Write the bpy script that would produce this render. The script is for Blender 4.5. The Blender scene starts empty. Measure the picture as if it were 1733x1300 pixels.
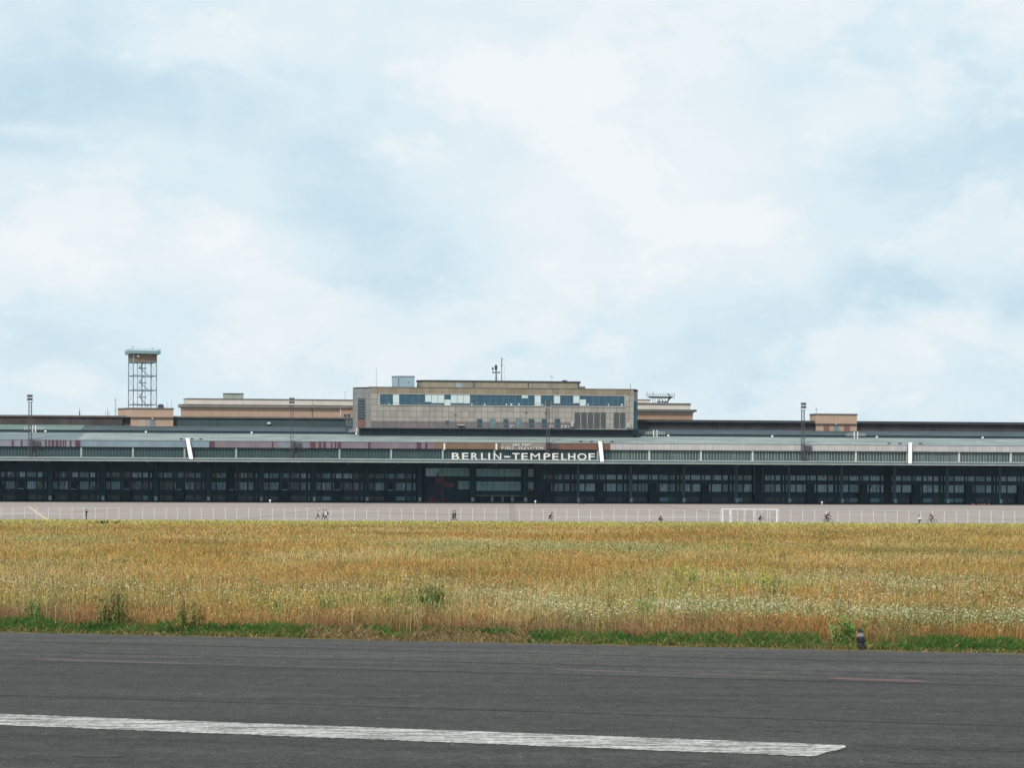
import bpy, bmesh, math, random
import numpy as np
from mathutils import Vector, Matrix, Euler
random.seed(7); RNG = np.random.default_rng(11)
R = math.radians
# ------------------------------------------------------------------ camera
S = bpy.context.scene
F = 3200.0; CX = 866.5; YH = 822.0; ROLL = 0.0041; CAMZ = 3.0     # all in pixels of the 1733 px wide photograph / metres
cd = bpy.data.cameras.new('camera'); cam = bpy.data.objects.new('camera', cd)
S.collection.objects.link(cam); S.camera = cam
cd.sensor_width = 36; cd.lens = F / 1733 * 36; cd.shift_y = (YH - 650) / 1733
cd.clip_start = 0.5; cd.clip_end = 20000
cam.matrix_world = Matrix.Translation((0, 0, CAMZ)) @ Euler((math.pi/2, 0, 0)).to_matrix().to_4x4() @ Matrix.Rotation(ROLL, 4, 'Z')
S.render.resolution_x = 1024; S.render.resolution_y = 769
# ------------------------------------------------------------------ light and exposure
S.view_settings.view_transform = 'Standard'; S.view_settings.look = 'None'
S.view_settings.exposure = 0.0; S.view_settings.gamma = 1.0
SUN_EL, SUN_AZ = 48.0, 205.0      # azimuth from +Y clockwise: behind the camera, a little to the left
sd = bpy.data.lights.new('sun', 'SUN'); sun = bpy.data.objects.new('sun', sd); S.collection.objects.link(sun)
sd.energy = 3.1; sd.angle = R(7); sd.color = (1.0, 0.93, 0.82)
dsun = Vector((math.sin(R(SUN_AZ))*math.cos(R(SUN_EL)), math.cos(R(SUN_AZ))*math.cos(R(SUN_EL)), math.sin(R(SUN_EL))))
sun.rotation_euler = dsun.to_track_quat('Z', 'Y').to_euler(); sun.location = dsun*300

class NT:                                   # tiny node helper
    def __init__(s, tree): s.t = tree; s.n = tree.nodes; s.l = tree.links
    def __call__(s, typ, ins=None, **kw):
        nd = s.n.new(typ)
        for k, v in kw.items(): setattr(nd, k, v)
        for k, v in (ins or {}).items(): s.put(nd.inputs[k], v)
        return nd
    def put(s, sock, v):
        if isinstance(v, bpy.types.NodeSocket): s.l.new(v, sock)
        else: sock.default_value = v
    def math(s, op, a, b=0.0, c=0.0, clamp=False):
        nd = s.n.new('ShaderNodeMath'); nd.operation = op; nd.use_clamp = clamp
        s.put(nd.inputs[0], a); s.put(nd.inputs[1], b); s.put(nd.inputs[2], c); return nd.outputs[0]
    def mix(s, f, a, b, blend='MIX'):
        nd = s.n.new('ShaderNodeMix'); nd.data_type = 'RGBA'; nd.blend_type = blend
        s.put(nd.inputs[0], f); s.put(nd.inputs[6], a); s.put(nd.inputs[7], b); return nd.outputs[2]
    def noise(s, vec, scale, detail=4, rough=.55, dist=0.0):
        nd = s.n.new('ShaderNodeTexNoise'); s.put(nd.inputs['Vector'], vec)
        nd.inputs['Scale'].default_value = scale; nd.inputs['Detail'].default_value = detail
        nd.inputs['Roughness'].default_value = rough; nd.inputs['Distortion'].default_value = dist
        return nd.outputs[0]
    def ramp(s, fac, stops):
        nd = s.n.new('ShaderNodeValToRGB'); s.put(nd.inputs[0], fac); e = nd.color_ramp.elements
        while len(e) < len(stops): e.new(.5)
        for el, (p, c) in zip(e, stops): el.position = p; el.color = (*c, 1) if len(c) == 3 else c
        return nd.outputs[0]

# world: Nishita sky seen through a broken veil of bright cloud
W = bpy.data.worlds.new('World'); S.world = W; W.use_nodes = True
w = NT(W.node_tree); w.n.clear()
geo = w('ShaderNodeTexCoord'); vec = geo.outputs['Generated']
sep = w('ShaderNodeSeparateXYZ', {0: vec}); X_, Y_, Z_ = sep.outputs
sky = w('ShaderNodeTexSky', sky_type='NISHITA', sun_disc=False, sun_elevation=R(SUN_EL), sun_rotation=R(SUN_AZ), air_density=1.0, dust_density=2.0, ozone_density=1.5)
clear = w.mix(1.0, sky.outputs[0], (0.10, 0.10, 0.10, 1), 'MULTIPLY')
cv = w('ShaderNodeMapping', {'Vector': vec, 'Scale': (1, 1, 1.7), 'Location': (1.3, .4, .2)}).outputs[0]
n1 = w.noise(cv, 7.0, 7, .52, .25)
n2 = w.noise(cv, 19.0, 9, .62, .3)
n3 = w.noise(cv, 2.6, 3, .5)
val = w.math('ADD', .52, w.math('MULTIPLY', w.math('SUBTRACT', n1, .5), .9))
val = w.math('ADD', val, w.math('MULTIPLY', w.math('SUBTRACT', n2, .5), .75))
val = w.math('ADD', val, w.math('MULTIPLY', w.math('SUBTRACT', n3, .5), .25))
n4 = w.noise(cv, 10.0, 11, .58, .15)
pf = w('ShaderNodeMapRange', {'Value': n4, 'From Min': .49, 'From Max': .585, 'To Min': -.10, 'To Max': .19}, interpolation_type='SMOOTHSTEP').outputs[0]
val = w.math('ADD', val, pf)
def blob(px, py, sx, sy, amp):
    global val
    a = (px-CX)/F; b = (YH-py)/F; nrm = math.sqrt(1+a*a+b*b)
    dx = w.math('DIVIDE', w.math('SUBTRACT', X_, a/nrm), sx/F); dz = w.math('DIVIDE', w.math('SUBTRACT', Z_, b/nrm), sy/F)
    r2 = w.math('ADD', w.math('MULTIPLY', dx, dx), w.math('MULTIPLY', dz, dz))
    g = w.math('EXPONENT', w.math('MULTIPLY', r2, -1.0))
    val = w.math('ADD', val, w.math('MULTIPLY', g, amp))
for b_ in [(1000, 260, 330, 170, .36), (760, 120, 190, 70, .22), (1230, 380, 170, 120, .18), (330, 430, 220, 60, .24), (540, 110, 60, 40, .12),
           (270, 270, 130, 60, .18), (620, 340, 130, 170, -.26), (150, 170, 200, 80, -.2), (720, 440, 120, 70, -.22), (1560, 300, 170, 80, -.24),
           (1560, 490, 230, 55, -.42), (1710, 520, 80, 35, -.35), (1480, 190, 110, 45, .24), (1640, 530, 60, 30, .25), (1330, 450, 80, 60, .2),
           (1000, 470, 140, 45, .24), (70, 600, 160, 90, -.22), (1500, 620, 400, 60, -.04), (900, 640, 500, 60, .06), (30, 250, 110, 22, -.2), (60, 225, 90, 14, .2)]: blob(*b_)
val = w.math('MULTIPLY_ADD', w.math('SUBTRACT', val, .5), .84, .56)
cl = w.ramp(val, [(0.0, (.50, .725, .86)), (.25, (.60, .785, .885)), (.5, (.70, .84, .91)), (.72, (.79, .88, .93)), (1.0, (.88, .925, .955))])
lift = w.math('ADD', 1.0, w.math('MULTIPLY', w.math('MAXIMUM', w.math('SUBTRACT', Z_, .27), 0.0), .45))
cl2 = w('ShaderNodeVectorMath', {0: cl}, operation='SCALE'); w.put(cl2.inputs['Scale'], lift)
veil = w.math('SUBTRACT', 1.0, w.math('MULTIPLY', w.math('SUBTRACT', .5, val, clamp=True), .35))
colr = w.mix(veil, clear, cl2.outputs[0])
bg = w('ShaderNodeBackground', {'Color': colr, 'Strength': 1.0})
w.l.new(bg.outputs[0], w('ShaderNodeOutputWorld').inputs[0])

# ------------------------------------------------------------------ pixel -> place helpers
cr, sr = math.cos(ROLL), math.sin(ROLL)
def ray(px, py):
    dx, dy = px-CX, YH-py
    return (dx*cr - dy*sr)/F, (dx*sr + dy*cr)/F
def at(px, py, Y):
    a, b = ray(px, py); return Vector((a*Y, Y, CAMZ + b*Y))
def ground(px, py, z=0.0):
    a, b = ray(px, py); Y = (z-CAMZ)/b; return Vector((a*Y, Y, z))
ZG = -2.9                                            # level of the apron
def zfield(Y):
    return -2.9*np.clip((np.asarray(Y, float)-45)/255.0, 0, 1)
# frame of the terminal: u along it, v away from the field
PA = Vector((-866.5/F*599, 599)); PB = Vector((866.5/F*631, 631))
EU = (PB-PA).normalized(); EV = Vector((-EU.y, EU.x)); YAW = math.atan2(EU.y, EU.x)
ORG = PA + EU*((-PA.x)/EU.x)
def UZ(px, py, v):
    a, b = ray(px, py); d = Vector((a, 1.0))
    t = (v + ORG.dot(EV))/d.dot(EV); P = d*t
    return (P-ORG).dot(EU), CAMZ + b*t
def zc(y, v): return UZ(CX, y, v)[1]
def UVW(u, v, z): return Vector((ORG.x+EU.x*u+EV.x*v, ORG.y+EU.y*u+EV.y*v, z))

# ------------------------------------------------------------------ object helpers
C = S.collection
def link(o, parent=None):
    C.objects.link(o)
    if parent is not None: o.parent = parent
    return o
def tag(o, label=None, cat=None, group=None, kind=None):
    for k, v in (('label', label), ('category', cat), ('group', group), ('kind', kind)):
        if v: o[k] = v
    return o
ORGS = {}
def thing(name, label, cat, uvz, group=None):
    """Empty in the terminal's frame, base at (u, v, z)."""
    o = bpy.data.objects.new(name, None); link(o)
    o.location = UVW(*uvz); o.rotation_euler = (0, 0, YAW); ORGS[o.name] = uvz
    return tag(o, label, cat, group)
def wthing(name, label, cat, loc, rz=0, group=None):
    o = bpy.data.objects.new(name, None); link(o); o.location = loc; o.rotation_euler = (0, 0, rz); ORGS[o.name] = (0, 0, 0)
    return tag(o, label, cat, group)
class MB:
    def __init__(s): s.v = []; s.f = []; s.m = []; s.cur = 0
    def add(s, vs, fs):
        k = len(s.v); s.v += [tuple(p) for p in vs]; s.f += [tuple(i+k for i in f) for f in fs]; s.m += [s.cur]*len(fs)
    def box(s, x0, x1, y0, y1, z0, z1):
        x0, x1 = sorted((x0, x1)); y0, y1 = sorted((y0, y1)); z0, z1 = sorted((z0, z1))
        s.add([(x0,y0,z0),(x1,y0,z0),(x1,y1,z0),(x0,y1,z0),(x0,y0,z1),(x1,y0,z1),(x1,y1,z1),(x0,y1,z1)],
              [(0,3,2,1),(4,5,6,7),(0,1,5,4),(1,2,6,5),(2,3,7,6),(3,0,4,7)])
    def prism(s, pts, z0, z1):
        n = len(pts); area = sum(pts[i][0]*pts[(i+1)%n][1]-pts[(i+1)%n][0]*pts[i][1] for i in range(n))
        if area < 0: pts = pts[::-1]
        s.add([(p[0],p[1],z0) for p in pts]+[(p[0],p[1],z1) for p in pts],
              [tuple(range(n-1,-1,-1)), tuple(range(n,2*n))]+[(i,(i+1)%n,n+(i+1)%n,n+i) for i in range(n)])
    def sweep(s, prof, u0, u1):            # closed (v,z) profile swept along u
        n = len(prof); area = sum(prof[i][0]*prof[(i+1)%n][1]-prof[(i+1)%n][0]*prof[i][1] for i in range(n))
        if area < 0: prof = prof[::-1]
        s.add([(u0,p[0],p[1]) for p in prof]+[(u1,p[0],p[1]) for p in prof],
              [tuple(range(n-1,-1,-1)), tuple(range(n,2*n))]+[(i,(i+1)%n,n+(i+1)%n,n+i) for i in range(n)])
    def bar(s, a, b, r, n=4, r2=None):
        a = Vector(a); b = Vector(b); d = b-a
        if d.length < 1e-6: return
        d.normalize(); t = d.orthogonal() if abs(d.z) < .99 else Vector((1,0,0))
        if abs(d.z) < .99: t = d.cross(Vector((0,0,1))).normalized()
        t.normalize(); bb = d.cross(t); r2 = r if r2 is None else r2; o = math.pi/n if n == 4 else 0
        ring = lambda c, q: [c+(t*math.cos(o+2*math.pi*i/n)+bb*math.sin(o+2*math.pi*i/n))*q for i in range(n)]
        s.add(ring(a, r)+ring(b, r2), [tuple(range(n)), tuple(range(2*n-1, n-1, -1))]+[((i+1)%n, i, n+i, n+(i+1)%n) for i in range(n)])
    def ball(s, c, rx, ry=None, rz=None, n=10, m=6):
        ry = ry or rx; rz = rz or rx; vs = [(c[0],c[1],c[2]-rz)]; fs = []
        for j in range(1, m):
            th = math.pi*j/m
            for i in range(n):
                ph = 2*math.pi*i/n; vs.append((c[0]+rx*math.sin(th)*math.cos(ph), c[1]+ry*math.sin(th)*math.sin(ph), c[2]-rz*math.cos(th)))
        vs.append((c[0],c[1],c[2]+rz))
        for i in range(n): fs.append((0, 1+(i+1)%n, 1+i)); fs.append((len(vs)-1, 1+(m-2)*n+i, 1+(m-2)*n+(i+1)%n))
        for j in range(m-2):
            for i in range(n):
                a = 1+j*n+i; b = 1+j*n+(i+1)%n; fs.append((a, b, b+n, a+n))
        s.add(vs, fs)
    def build(s, name, mats, parent=None, label=None, smooth=False):
        me = bpy.data.meshes.new(name); org = ORGS.get(parent.name, (0,0,0)) if parent else (0,0,0)
        p = parent
        me.from_pydata([(x-org[0], y-org[1], z-org[2]) for x, y, z in s.v], [], s.f)
        for m in (mats if isinstance(mats, (list, tuple)) else [mats]): me.materials.append(m)
        if isinstance(mats, (list, tuple)): me.polygons.foreach_set('material_index', s.m)
        if smooth: me.polygons.foreach_set('use_smooth', [True]*len(me.polygons))
        me.update(); o = bpy.data.objects.new(name, me); link(o, parent)
        if parent is not None: ORGS[o.name] = org
        if label: o['label'] = label
        return o
def pxbox(mb, x0, y0, x1, y1, v, dep):
    """box whose front face covers the photo rectangle at depth v of the terminal frame"""
    xc = (x0+x1)/2; u0 = UZ(x0, (y0+y1)/2, v)[0]; u1 = UZ(x1, (y0+y1)/2, v)[0]
    mb.box(u0, u1, v, v+dep, UZ(xc, y1, v)[1], UZ(xc, y0, v)[1])
def part(parent, name, mat, rects, label=None):
    if name in ('recess', 'wing_wall', 'vent', 'drain_pipe', 'gate_surround', 'grille', 'window_band', 'gate_shelter', 'railing'):
        for r in rects: mb = MB(); pxbox(mb, *r); o = mb.build(name, mat, parent, label)
        return o
    mb = MB()
    for r in rects: pxbox(mb, *r)
    return mb.build(name, mat, parent, label)
def P3(px, py, v): u, z = UZ(px, py, v); return Vector((u, v, z))

# ------------------------------------------------------------------ materials
def mat(name, col, rough=.8, var=.15, scale=1.0, stretch=(1,1,1), fine=0.0, fscale=20, bump=0.0, metal=0.0, spec=.3, tint=None, coords='Object'):
    m = bpy.data.materials.new(name); m.use_nodes = True; t = NT(m.node_tree); b = t.n['Principled BSDF']
    b.inputs['Roughness'].default_value = rough; b.inputs['Metallic'].default_value = metal; b.inputs['Specular IOR Level'].default_value = spec
    tc = t('ShaderNodeTexCoord').outputs[coords]; mp = t('ShaderNodeMapping', {'Vector': tc, 'Scale': stretch}).outputs[0]
    n = t.noise(mp, scale, 6, .6); f = t.math('MULTIPLY_ADD', n, 2.0, -.5, clamp=True)
    d = tint or tuple(c*.55 for c in col); lo = tuple(c*(1-var)+q*var for c, q in zip(col, d)); hi = tuple(min(1, c*(1+var*.5)) for c in col)
    c = t.mix(f, (*lo, 1), (*hi, 1))
    if fine:
        nf = t.noise(tc, fscale, 3, .7); c = t.mix(t.math('MULTIPLY', t.math('SUBTRACT', nf, .35, clamp=True), fine*2, clamp=True), c, (*[q*.35 for q in col], 1))
    t.put(b.inputs['Base Color'], c)
    if bump:
        bp = t('ShaderNodeBump', {'Height': t.noise(tc, fscale, 4, .7), 'Strength': bump, 'Distance': .02}); t.put(b.inputs['Normal'], bp.outputs[0])
    return m
def panelmat(name, c1, c2, joint, bw, bh, ox=0, oz=0, rough=.75, mortar=.04, dirt=.25):
    m = bpy.data.materials.new(name); m.use_nodes = True; t = NT(m.node_tree); b = t.n['Principled BSDF']
    b.inputs['Roughness'].default_value = rough; b.inputs['Specular IOR Level'].default_value = .3
    tc = t('ShaderNodeTexCoord').outputs['Object']; sp = t('ShaderNodeSeparateXYZ', {0: tc})
    cb = t('ShaderNodeCombineXYZ', {0: t.math('ADD', sp.outputs[0], ox), 1: t.math('ADD', sp.outputs[2], oz), 2: 0.0})
    br = t('ShaderNodeTexBrick', {'Vector': cb.outputs[0], 'Color1': (*c1, 1), 'Color2': (*c2, 1), 'Mortar': (*joint, 1), 'Scale': 1.0, 'Mortar Size': mortar,
                                 'Mortar Smooth': .1, 'Bias': 0.0, 'Brick Width': bw, 'Row Height': bh}, offset=0.0, squash=1.0)
    n = t.noise(t('ShaderNodeMapping', {'Vector': tc, 'Scale': (1, 1, .35)}).outputs[0], .5, 6, .65)
    c = t.mix(t.math('MULTIPLY', t.math('SUBTRACT', n, .42, clamp=True), dirt*6, clamp=True), br.outputs[0], (*[q*.5 for q in c1], 1))
    t.put(b.inputs['Base Color'], c); return m
M = {}
M['edge'] = mat('pale weathered gutter metal', (.30,.34,.335), .6, .4, .25, (1,1,1), .25, 3)
M['ledge'] = mat('ledge roofing felt', (.17,.225,.225), .85, .5, .4, (.3,1,1), .3, 4)
M['glazing'] = mat('dark green band cladding', (.032,.062,.068), .5, .5, .3, (1,1,.4), .3, 3)
M['glazing_r'] = mat('olive glass block cladding', (.075,.095,.085), .5, .7, .12, (1,1,.2), .3, 3, tint=(.02,.05,.06))
M['slat'] = mat('grey green slats', (.10,.155,.16), .5, .4, .5)
M['slat_r'] = mat('pale slats', (.25,.32,.31), .5, .4, .5)
M['roof'] = mat('green grey roofing felt', (.215,.245,.235), .85, .9, .22, (.35,1,1), .6, 1.6, tint=(.13,.17,.17))
M['roof_dark'] = mat('grey roofing felt', (.15,.19,.20), .9, .5, .2, (.4,1,1), .3, 2.5)
M['roof2'] = mat('slate felt', (.06,.085,.098), .9, .8, .3, (.4,1,1), .6, 2.5)
M['roof2g'] = mat('pale green felt', (.13,.19,.17), .9, .5, .2, (.4,1,1), .3, 2.5)
M['gap'] = mat('dark step wall', (.035,.06,.075), .8, .4, .6)
M['brickdark'] = mat('sooty brown brick', (.075,.06,.058), .9, .8, .22, (1,1,.5), .5, 2.2, tint=(.03,.03,.035))
M['brickdark_r'] = mat('sooty umber brick', (.06,.05,.052), .9, .8, .22, (1,1,.5), .5, 2.2, tint=(.02,.025,.035))
M['clad'] = mat('dark corrugated cladding', (.045,.075,.085), .7, .5, .5, (2,1,.3), .4, 3)
M['coping'] = mat('coping stone', (.16,.14,.13), .85, .6, .3, (1,1,1), .3, 3)
M['coping_r'] = mat('dark coping', (.05,.055,.065), .85, .5, .3, (1,1,1), .3, 3)
M['mauve'] = mat('mauve faded panels', (.19,.155,.175), .7, .5, .25, (1,1,.6), .2, 2)
M['mauve_grey'] = mat('mauve grey panels', (.20,.21,.26), .7, .5, .3, (1,1,.6), .2, 2)
M['bluegrey'] = mat('blue grey panels', (.19,.25,.295), .7, .4, .3, (1,1,.6), .2, 2)
M['rust'] = mat('dark red rust streaks', (.10,.045,.065), .8, .6, 1.2, (2,1,.3), .3, 4)
M['brown'] = mat('brown panels', (.18,.12,.08), .75, .35, .4, (1,1,.5), .15, 2)
M['redbrown'] = mat('red brown panels', (.17,.088,.066), .75, .35, .4, (1,1,.5), .15, 2)
M['concrete'] = panelmat('pale concrete panels', (.47,.45,.45), (.40,.385,.39), (.27,.26,.27), 2.3, 6.0, mortar=.05, dirt=.12)
M['white'] = mat('white painted metal', (.72,.72,.72), .5, .08, .8)
M['whitepost'] = mat('pale post', (.5,.5,.48), .6, .3, .8)
M['greypost'] = mat('grey post', (.30,.37,.37), .6, .3, .8)
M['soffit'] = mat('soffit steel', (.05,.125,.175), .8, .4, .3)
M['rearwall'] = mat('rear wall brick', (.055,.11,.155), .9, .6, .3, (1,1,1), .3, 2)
M['column'] = mat('dark column steel', (.038,.10,.14), .7, .4, .5)
M['column_r'] = mat('grey column steel', (.13,.22,.26), .7, .4, .5)
M['colbase'] = mat('pale column base', (.50,.68,.70), .7, .4, .8)
M['frame'] = mat('window frame paint', (.28,.33,.34), .6, .3, .8)
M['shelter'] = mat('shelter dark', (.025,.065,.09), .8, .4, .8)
def glassmat(name, c, rough=.15, spec=.5, var=.6, scale=.9):
    m = mat(name, c, rough, var, scale, (1,1,.5), 0, 3, 0, 0, spec); return m
M['g_dark'] = glassmat('dark pane', (.03,.065,.085))
M['g_mid'] = mat('dim pane', (.20,.43,.52), .3, .5, .9, (1,1,.5), metal=.07, spec=.5)
M['g_pale'] = mat('pale curtained pane with sky sheen', (.42,.66,.76), .3, .5, .9, (1,1,.5), metal=.13, spec=.6)
M['g_grey'] = glassmat('pane with grey curtain', (.32,.42,.43), .3)
M['g_green'] = mat('green tinted pane', (.26,.50,.50), .3, .5, .5, (1,1,.5), metal=.10, spec=.5)
M['g_blue'] = glassmat('blue control room glass', (.02,.068,.105), .08, .6, .7, .5)
M['g_sm'] = glassmat('small window pane', (.12,.19,.21), .2)
M['slatgrey'] = mat('grey louvre slat', (.12,.13,.135), .6, .3, .8)
M['blind'] = mat('pale blind', (.50,.58,.60), .7, .1, .5)
M['panel'] = panelmat('stone cladding', (.35,.33,.295), (.265,.25,.228), (.085,.083,.08), 2.17, 1.98, mortar=.06, dirt=.2)
M['panel_low'] = panelmat('stained stone cladding', (.20,.165,.165), (.16,.135,.14), (.07,.06,.06), 2.17, 1.98, mortar=.06, dirt=.3)
M['panel_side'] = panelmat('shaded stone cladding', (.25,.25,.245), (.22,.225,.225), (.11,.11,.11), 3.0, 1.98, dirt=.16)  # greyer copy of the stone: side wall shading put into its colour
M['panel_top'] = panelmat('ochre stone cladding', (.285,.24,.18), (.195,.165,.12), (.085,.075,.065), 2.17, 6.0, dirt=.3)
M['panel_pent'] = panelmat('olive stone cladding', (.29,.265,.20), (.24,.225,.175), (.09,.08,.065), 2.9, 6.0, dirt=.2)
M['louvre'] = mat('louvre metal', (.065,.07,.075), .6, .4, .6, (1,1,4))
M['plinth'] = mat('dark terrace base', (.03,.045,.06), .8, .5, .5, (2,1,.3), .3, 3)
M['silver'] = mat('pale blue sheet metal', (.27,.37,.44), .45, .15, .4, (2,1,.3), 0, 3, 0, .1)
M['darkmetal'] = mat('dark metal', (.05,.055,.065), .6, .3, 1)
M['brick'] = mat('tan brick', (.40,.285,.215), .9, .35, .5, (1,1,1), .25, 3.5, tint=(.33,.22,.16))
M['brick2'] = mat('red tan brick', (.36,.225,.165), .9, .4, .35, (1,1,1), .3, 3.5, tint=(.26,.18,.13))
M['plaster'] = mat('pale render', (.55,.51,.46), .9, .25, .3, (1,1,.5), .12, 3)
M['plaster2'] = mat('tan render', (.40,.335,.285), .9, .3, .3, (1,1,.5), .15, 3)
M['cornice'] = mat('cornice stone', (.42,.40,.38), .9, .3, .3, (1,1,1), .15, 3)
M['greenbox'] = mat('green grey hut', (.27,.32,.29), .8, .2, .5)
M['shutter'] = mat('red brown shutter', (.20,.10,.09), .8, .3, 1)
M['teal'] = mat('teal painted steel', (.20,.31,.34), .6, .35, .8)
M['steel'] = mat('blue grey steel', (.15,.20,.24), .6, .3, .8)
M['woodcab'] = mat('weathered boards', (.22,.16,.12), .9, .5, .7, (1,1,5), .3, 4)
M['mast'] = mat('dark mast steel', (.075,.07,.078), .7, .4, .5)
M['apron'] = None
M['red'] = mat('deep red paint', (.16,.035,.055), .6, .3, 1)
M['darkred'] = mat('dark red paint', (.105,.04,.065), .6, .3, 1)
M['orange'] = mat('orange board', (.35,.15,.06), .7, .2, 1)
M['redwhite'] = mat('red marker plastic', (.35,.11,.10), .6, .2, 1)

# ------------------------------------------------------------------ ground, apron, runway
def groundmat():
    m = bpy.data.materials.new('meadow soil'); m.use_nodes = True; t = NT(m.node_tree); b = t.n['Principled BSDF']
    tc = t('ShaderNodeTexCoord').outputs['Object']; n = t.noise(tc, .15, 6, .6); n2 = t.noise(tc, 6, 4, .6)
    c = t.ramp(n, [(.3, (.13,.10,.035)), (.5, (.20,.15,.05)), (.7, (.17,.16,.05))]); c = t.mix(t.math('MULTIPLY', n2, .6), c, (.07,.055,.025,1))
    t.put(b.inputs['Base Color'], c); b.inputs['Roughness'].default_value = 1; b.inputs['Specular IOR Level'].default_value = .1; return m
mb = MB(); ys = [-300, 0, 45]+[45+255*i/17 for i in range(1, 18)]+[700, 9000]; xs = [-6000, -400, 0, 400, 6000]
for j, y in enumerate(ys):
    for x in xs: mb.v.append((x, y, float(zfield(y))))
n = len(xs)
for j in range(len(ys)-1):
    for i in range(n-1): mb.f.append((j*n+i, j*n+i+1, (j+1)*n+i+1, (j+1)*n+i)); mb.m.append(0)
tag(mb.build('ground', groundmat()), kind='structure')
def apronmat():
    m = bpy.data.materials.new('apron concrete'); m.use_nodes = True; t = NT(m.node_tree); b = t.n['Principled BSDF']
    tc = t('ShaderNodeTexCoord').outputs['Object']; mp = t('ShaderNodeMapping', {'Vector': tc, 'Scale': (.7, 1, 1)}).outputs[0]
    n = t.noise(mp, .022, 8, .72); n2 = t.noise(tc, .006, 4, .6); n5 = t.noise(mp, .09, 6, .8)
    c = t.ramp(n, [(.34, (.18,.135,.12)), (.45, (.28,.235,.205)), (.53, (.26,.20,.18)), (.62, (.35,.30,.265))])
    c = t.mix(t.math('MULTIPLY', t.math('SUBTRACT', n2, .4, clamp=True), 2.2, clamp=True), c, (.255,.205,.195,1))
    c = t.mix(t.math('MULTIPLY', t.math('SUBTRACT', n5, .5, clamp=True), 3.5, clamp=True), c, (.19,.155,.145,1))
    br = t('ShaderNodeTexBrick', {'Vector': tc, 'Color1': (1,1,1,1), 'Color2': (.93,.93,.93,1), 'Mortar': (.78,.76,.76,1), 'Scale': 1.0, 'Mortar Size': .9, 'Brick Width': 45.0, 'Row Height': 31.0}, offset=0.0)
    c = t.mix(1.0, c, br.outputs[0], 'MULTIPLY')
    t.put(b.inputs['Base Color'], c); b.inputs['Roughness'].default_value = .9; return m
mb = MB(); mb.add([(-900,303,ZG+.004),(900,303,ZG+.004),(900,760,ZG+.004),(-900,760,ZG+.004)], [(0,1,2,3)])
tag(mb.build('apron', apronmat()), kind='structure')
def stripe(name, quads, m, kind='structure', parent=None):
    mb = MB()
    for q in quads: mb.add(q, [(0,1,2,3)])
    return tag(mb.build(name, m, parent), kind=kind)
M['oldpaint'] = mat('faded yellow paint', (.42,.34,.24), .8, .4, .3)
g0, g1 = ground(48, 857, ZG+.008), ground(81, 881, ZG+.008); dd = (g1-g0).normalized(); sd_ = Vector((-dd.y, dd.x, 0))*.35
g1b = g0+(g1-g0)*1.0
stripe('apron_marking', [(g0-sd_, g1b-sd_, g1b+sd_, g0+sd_)], M['oldpaint'])
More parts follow.
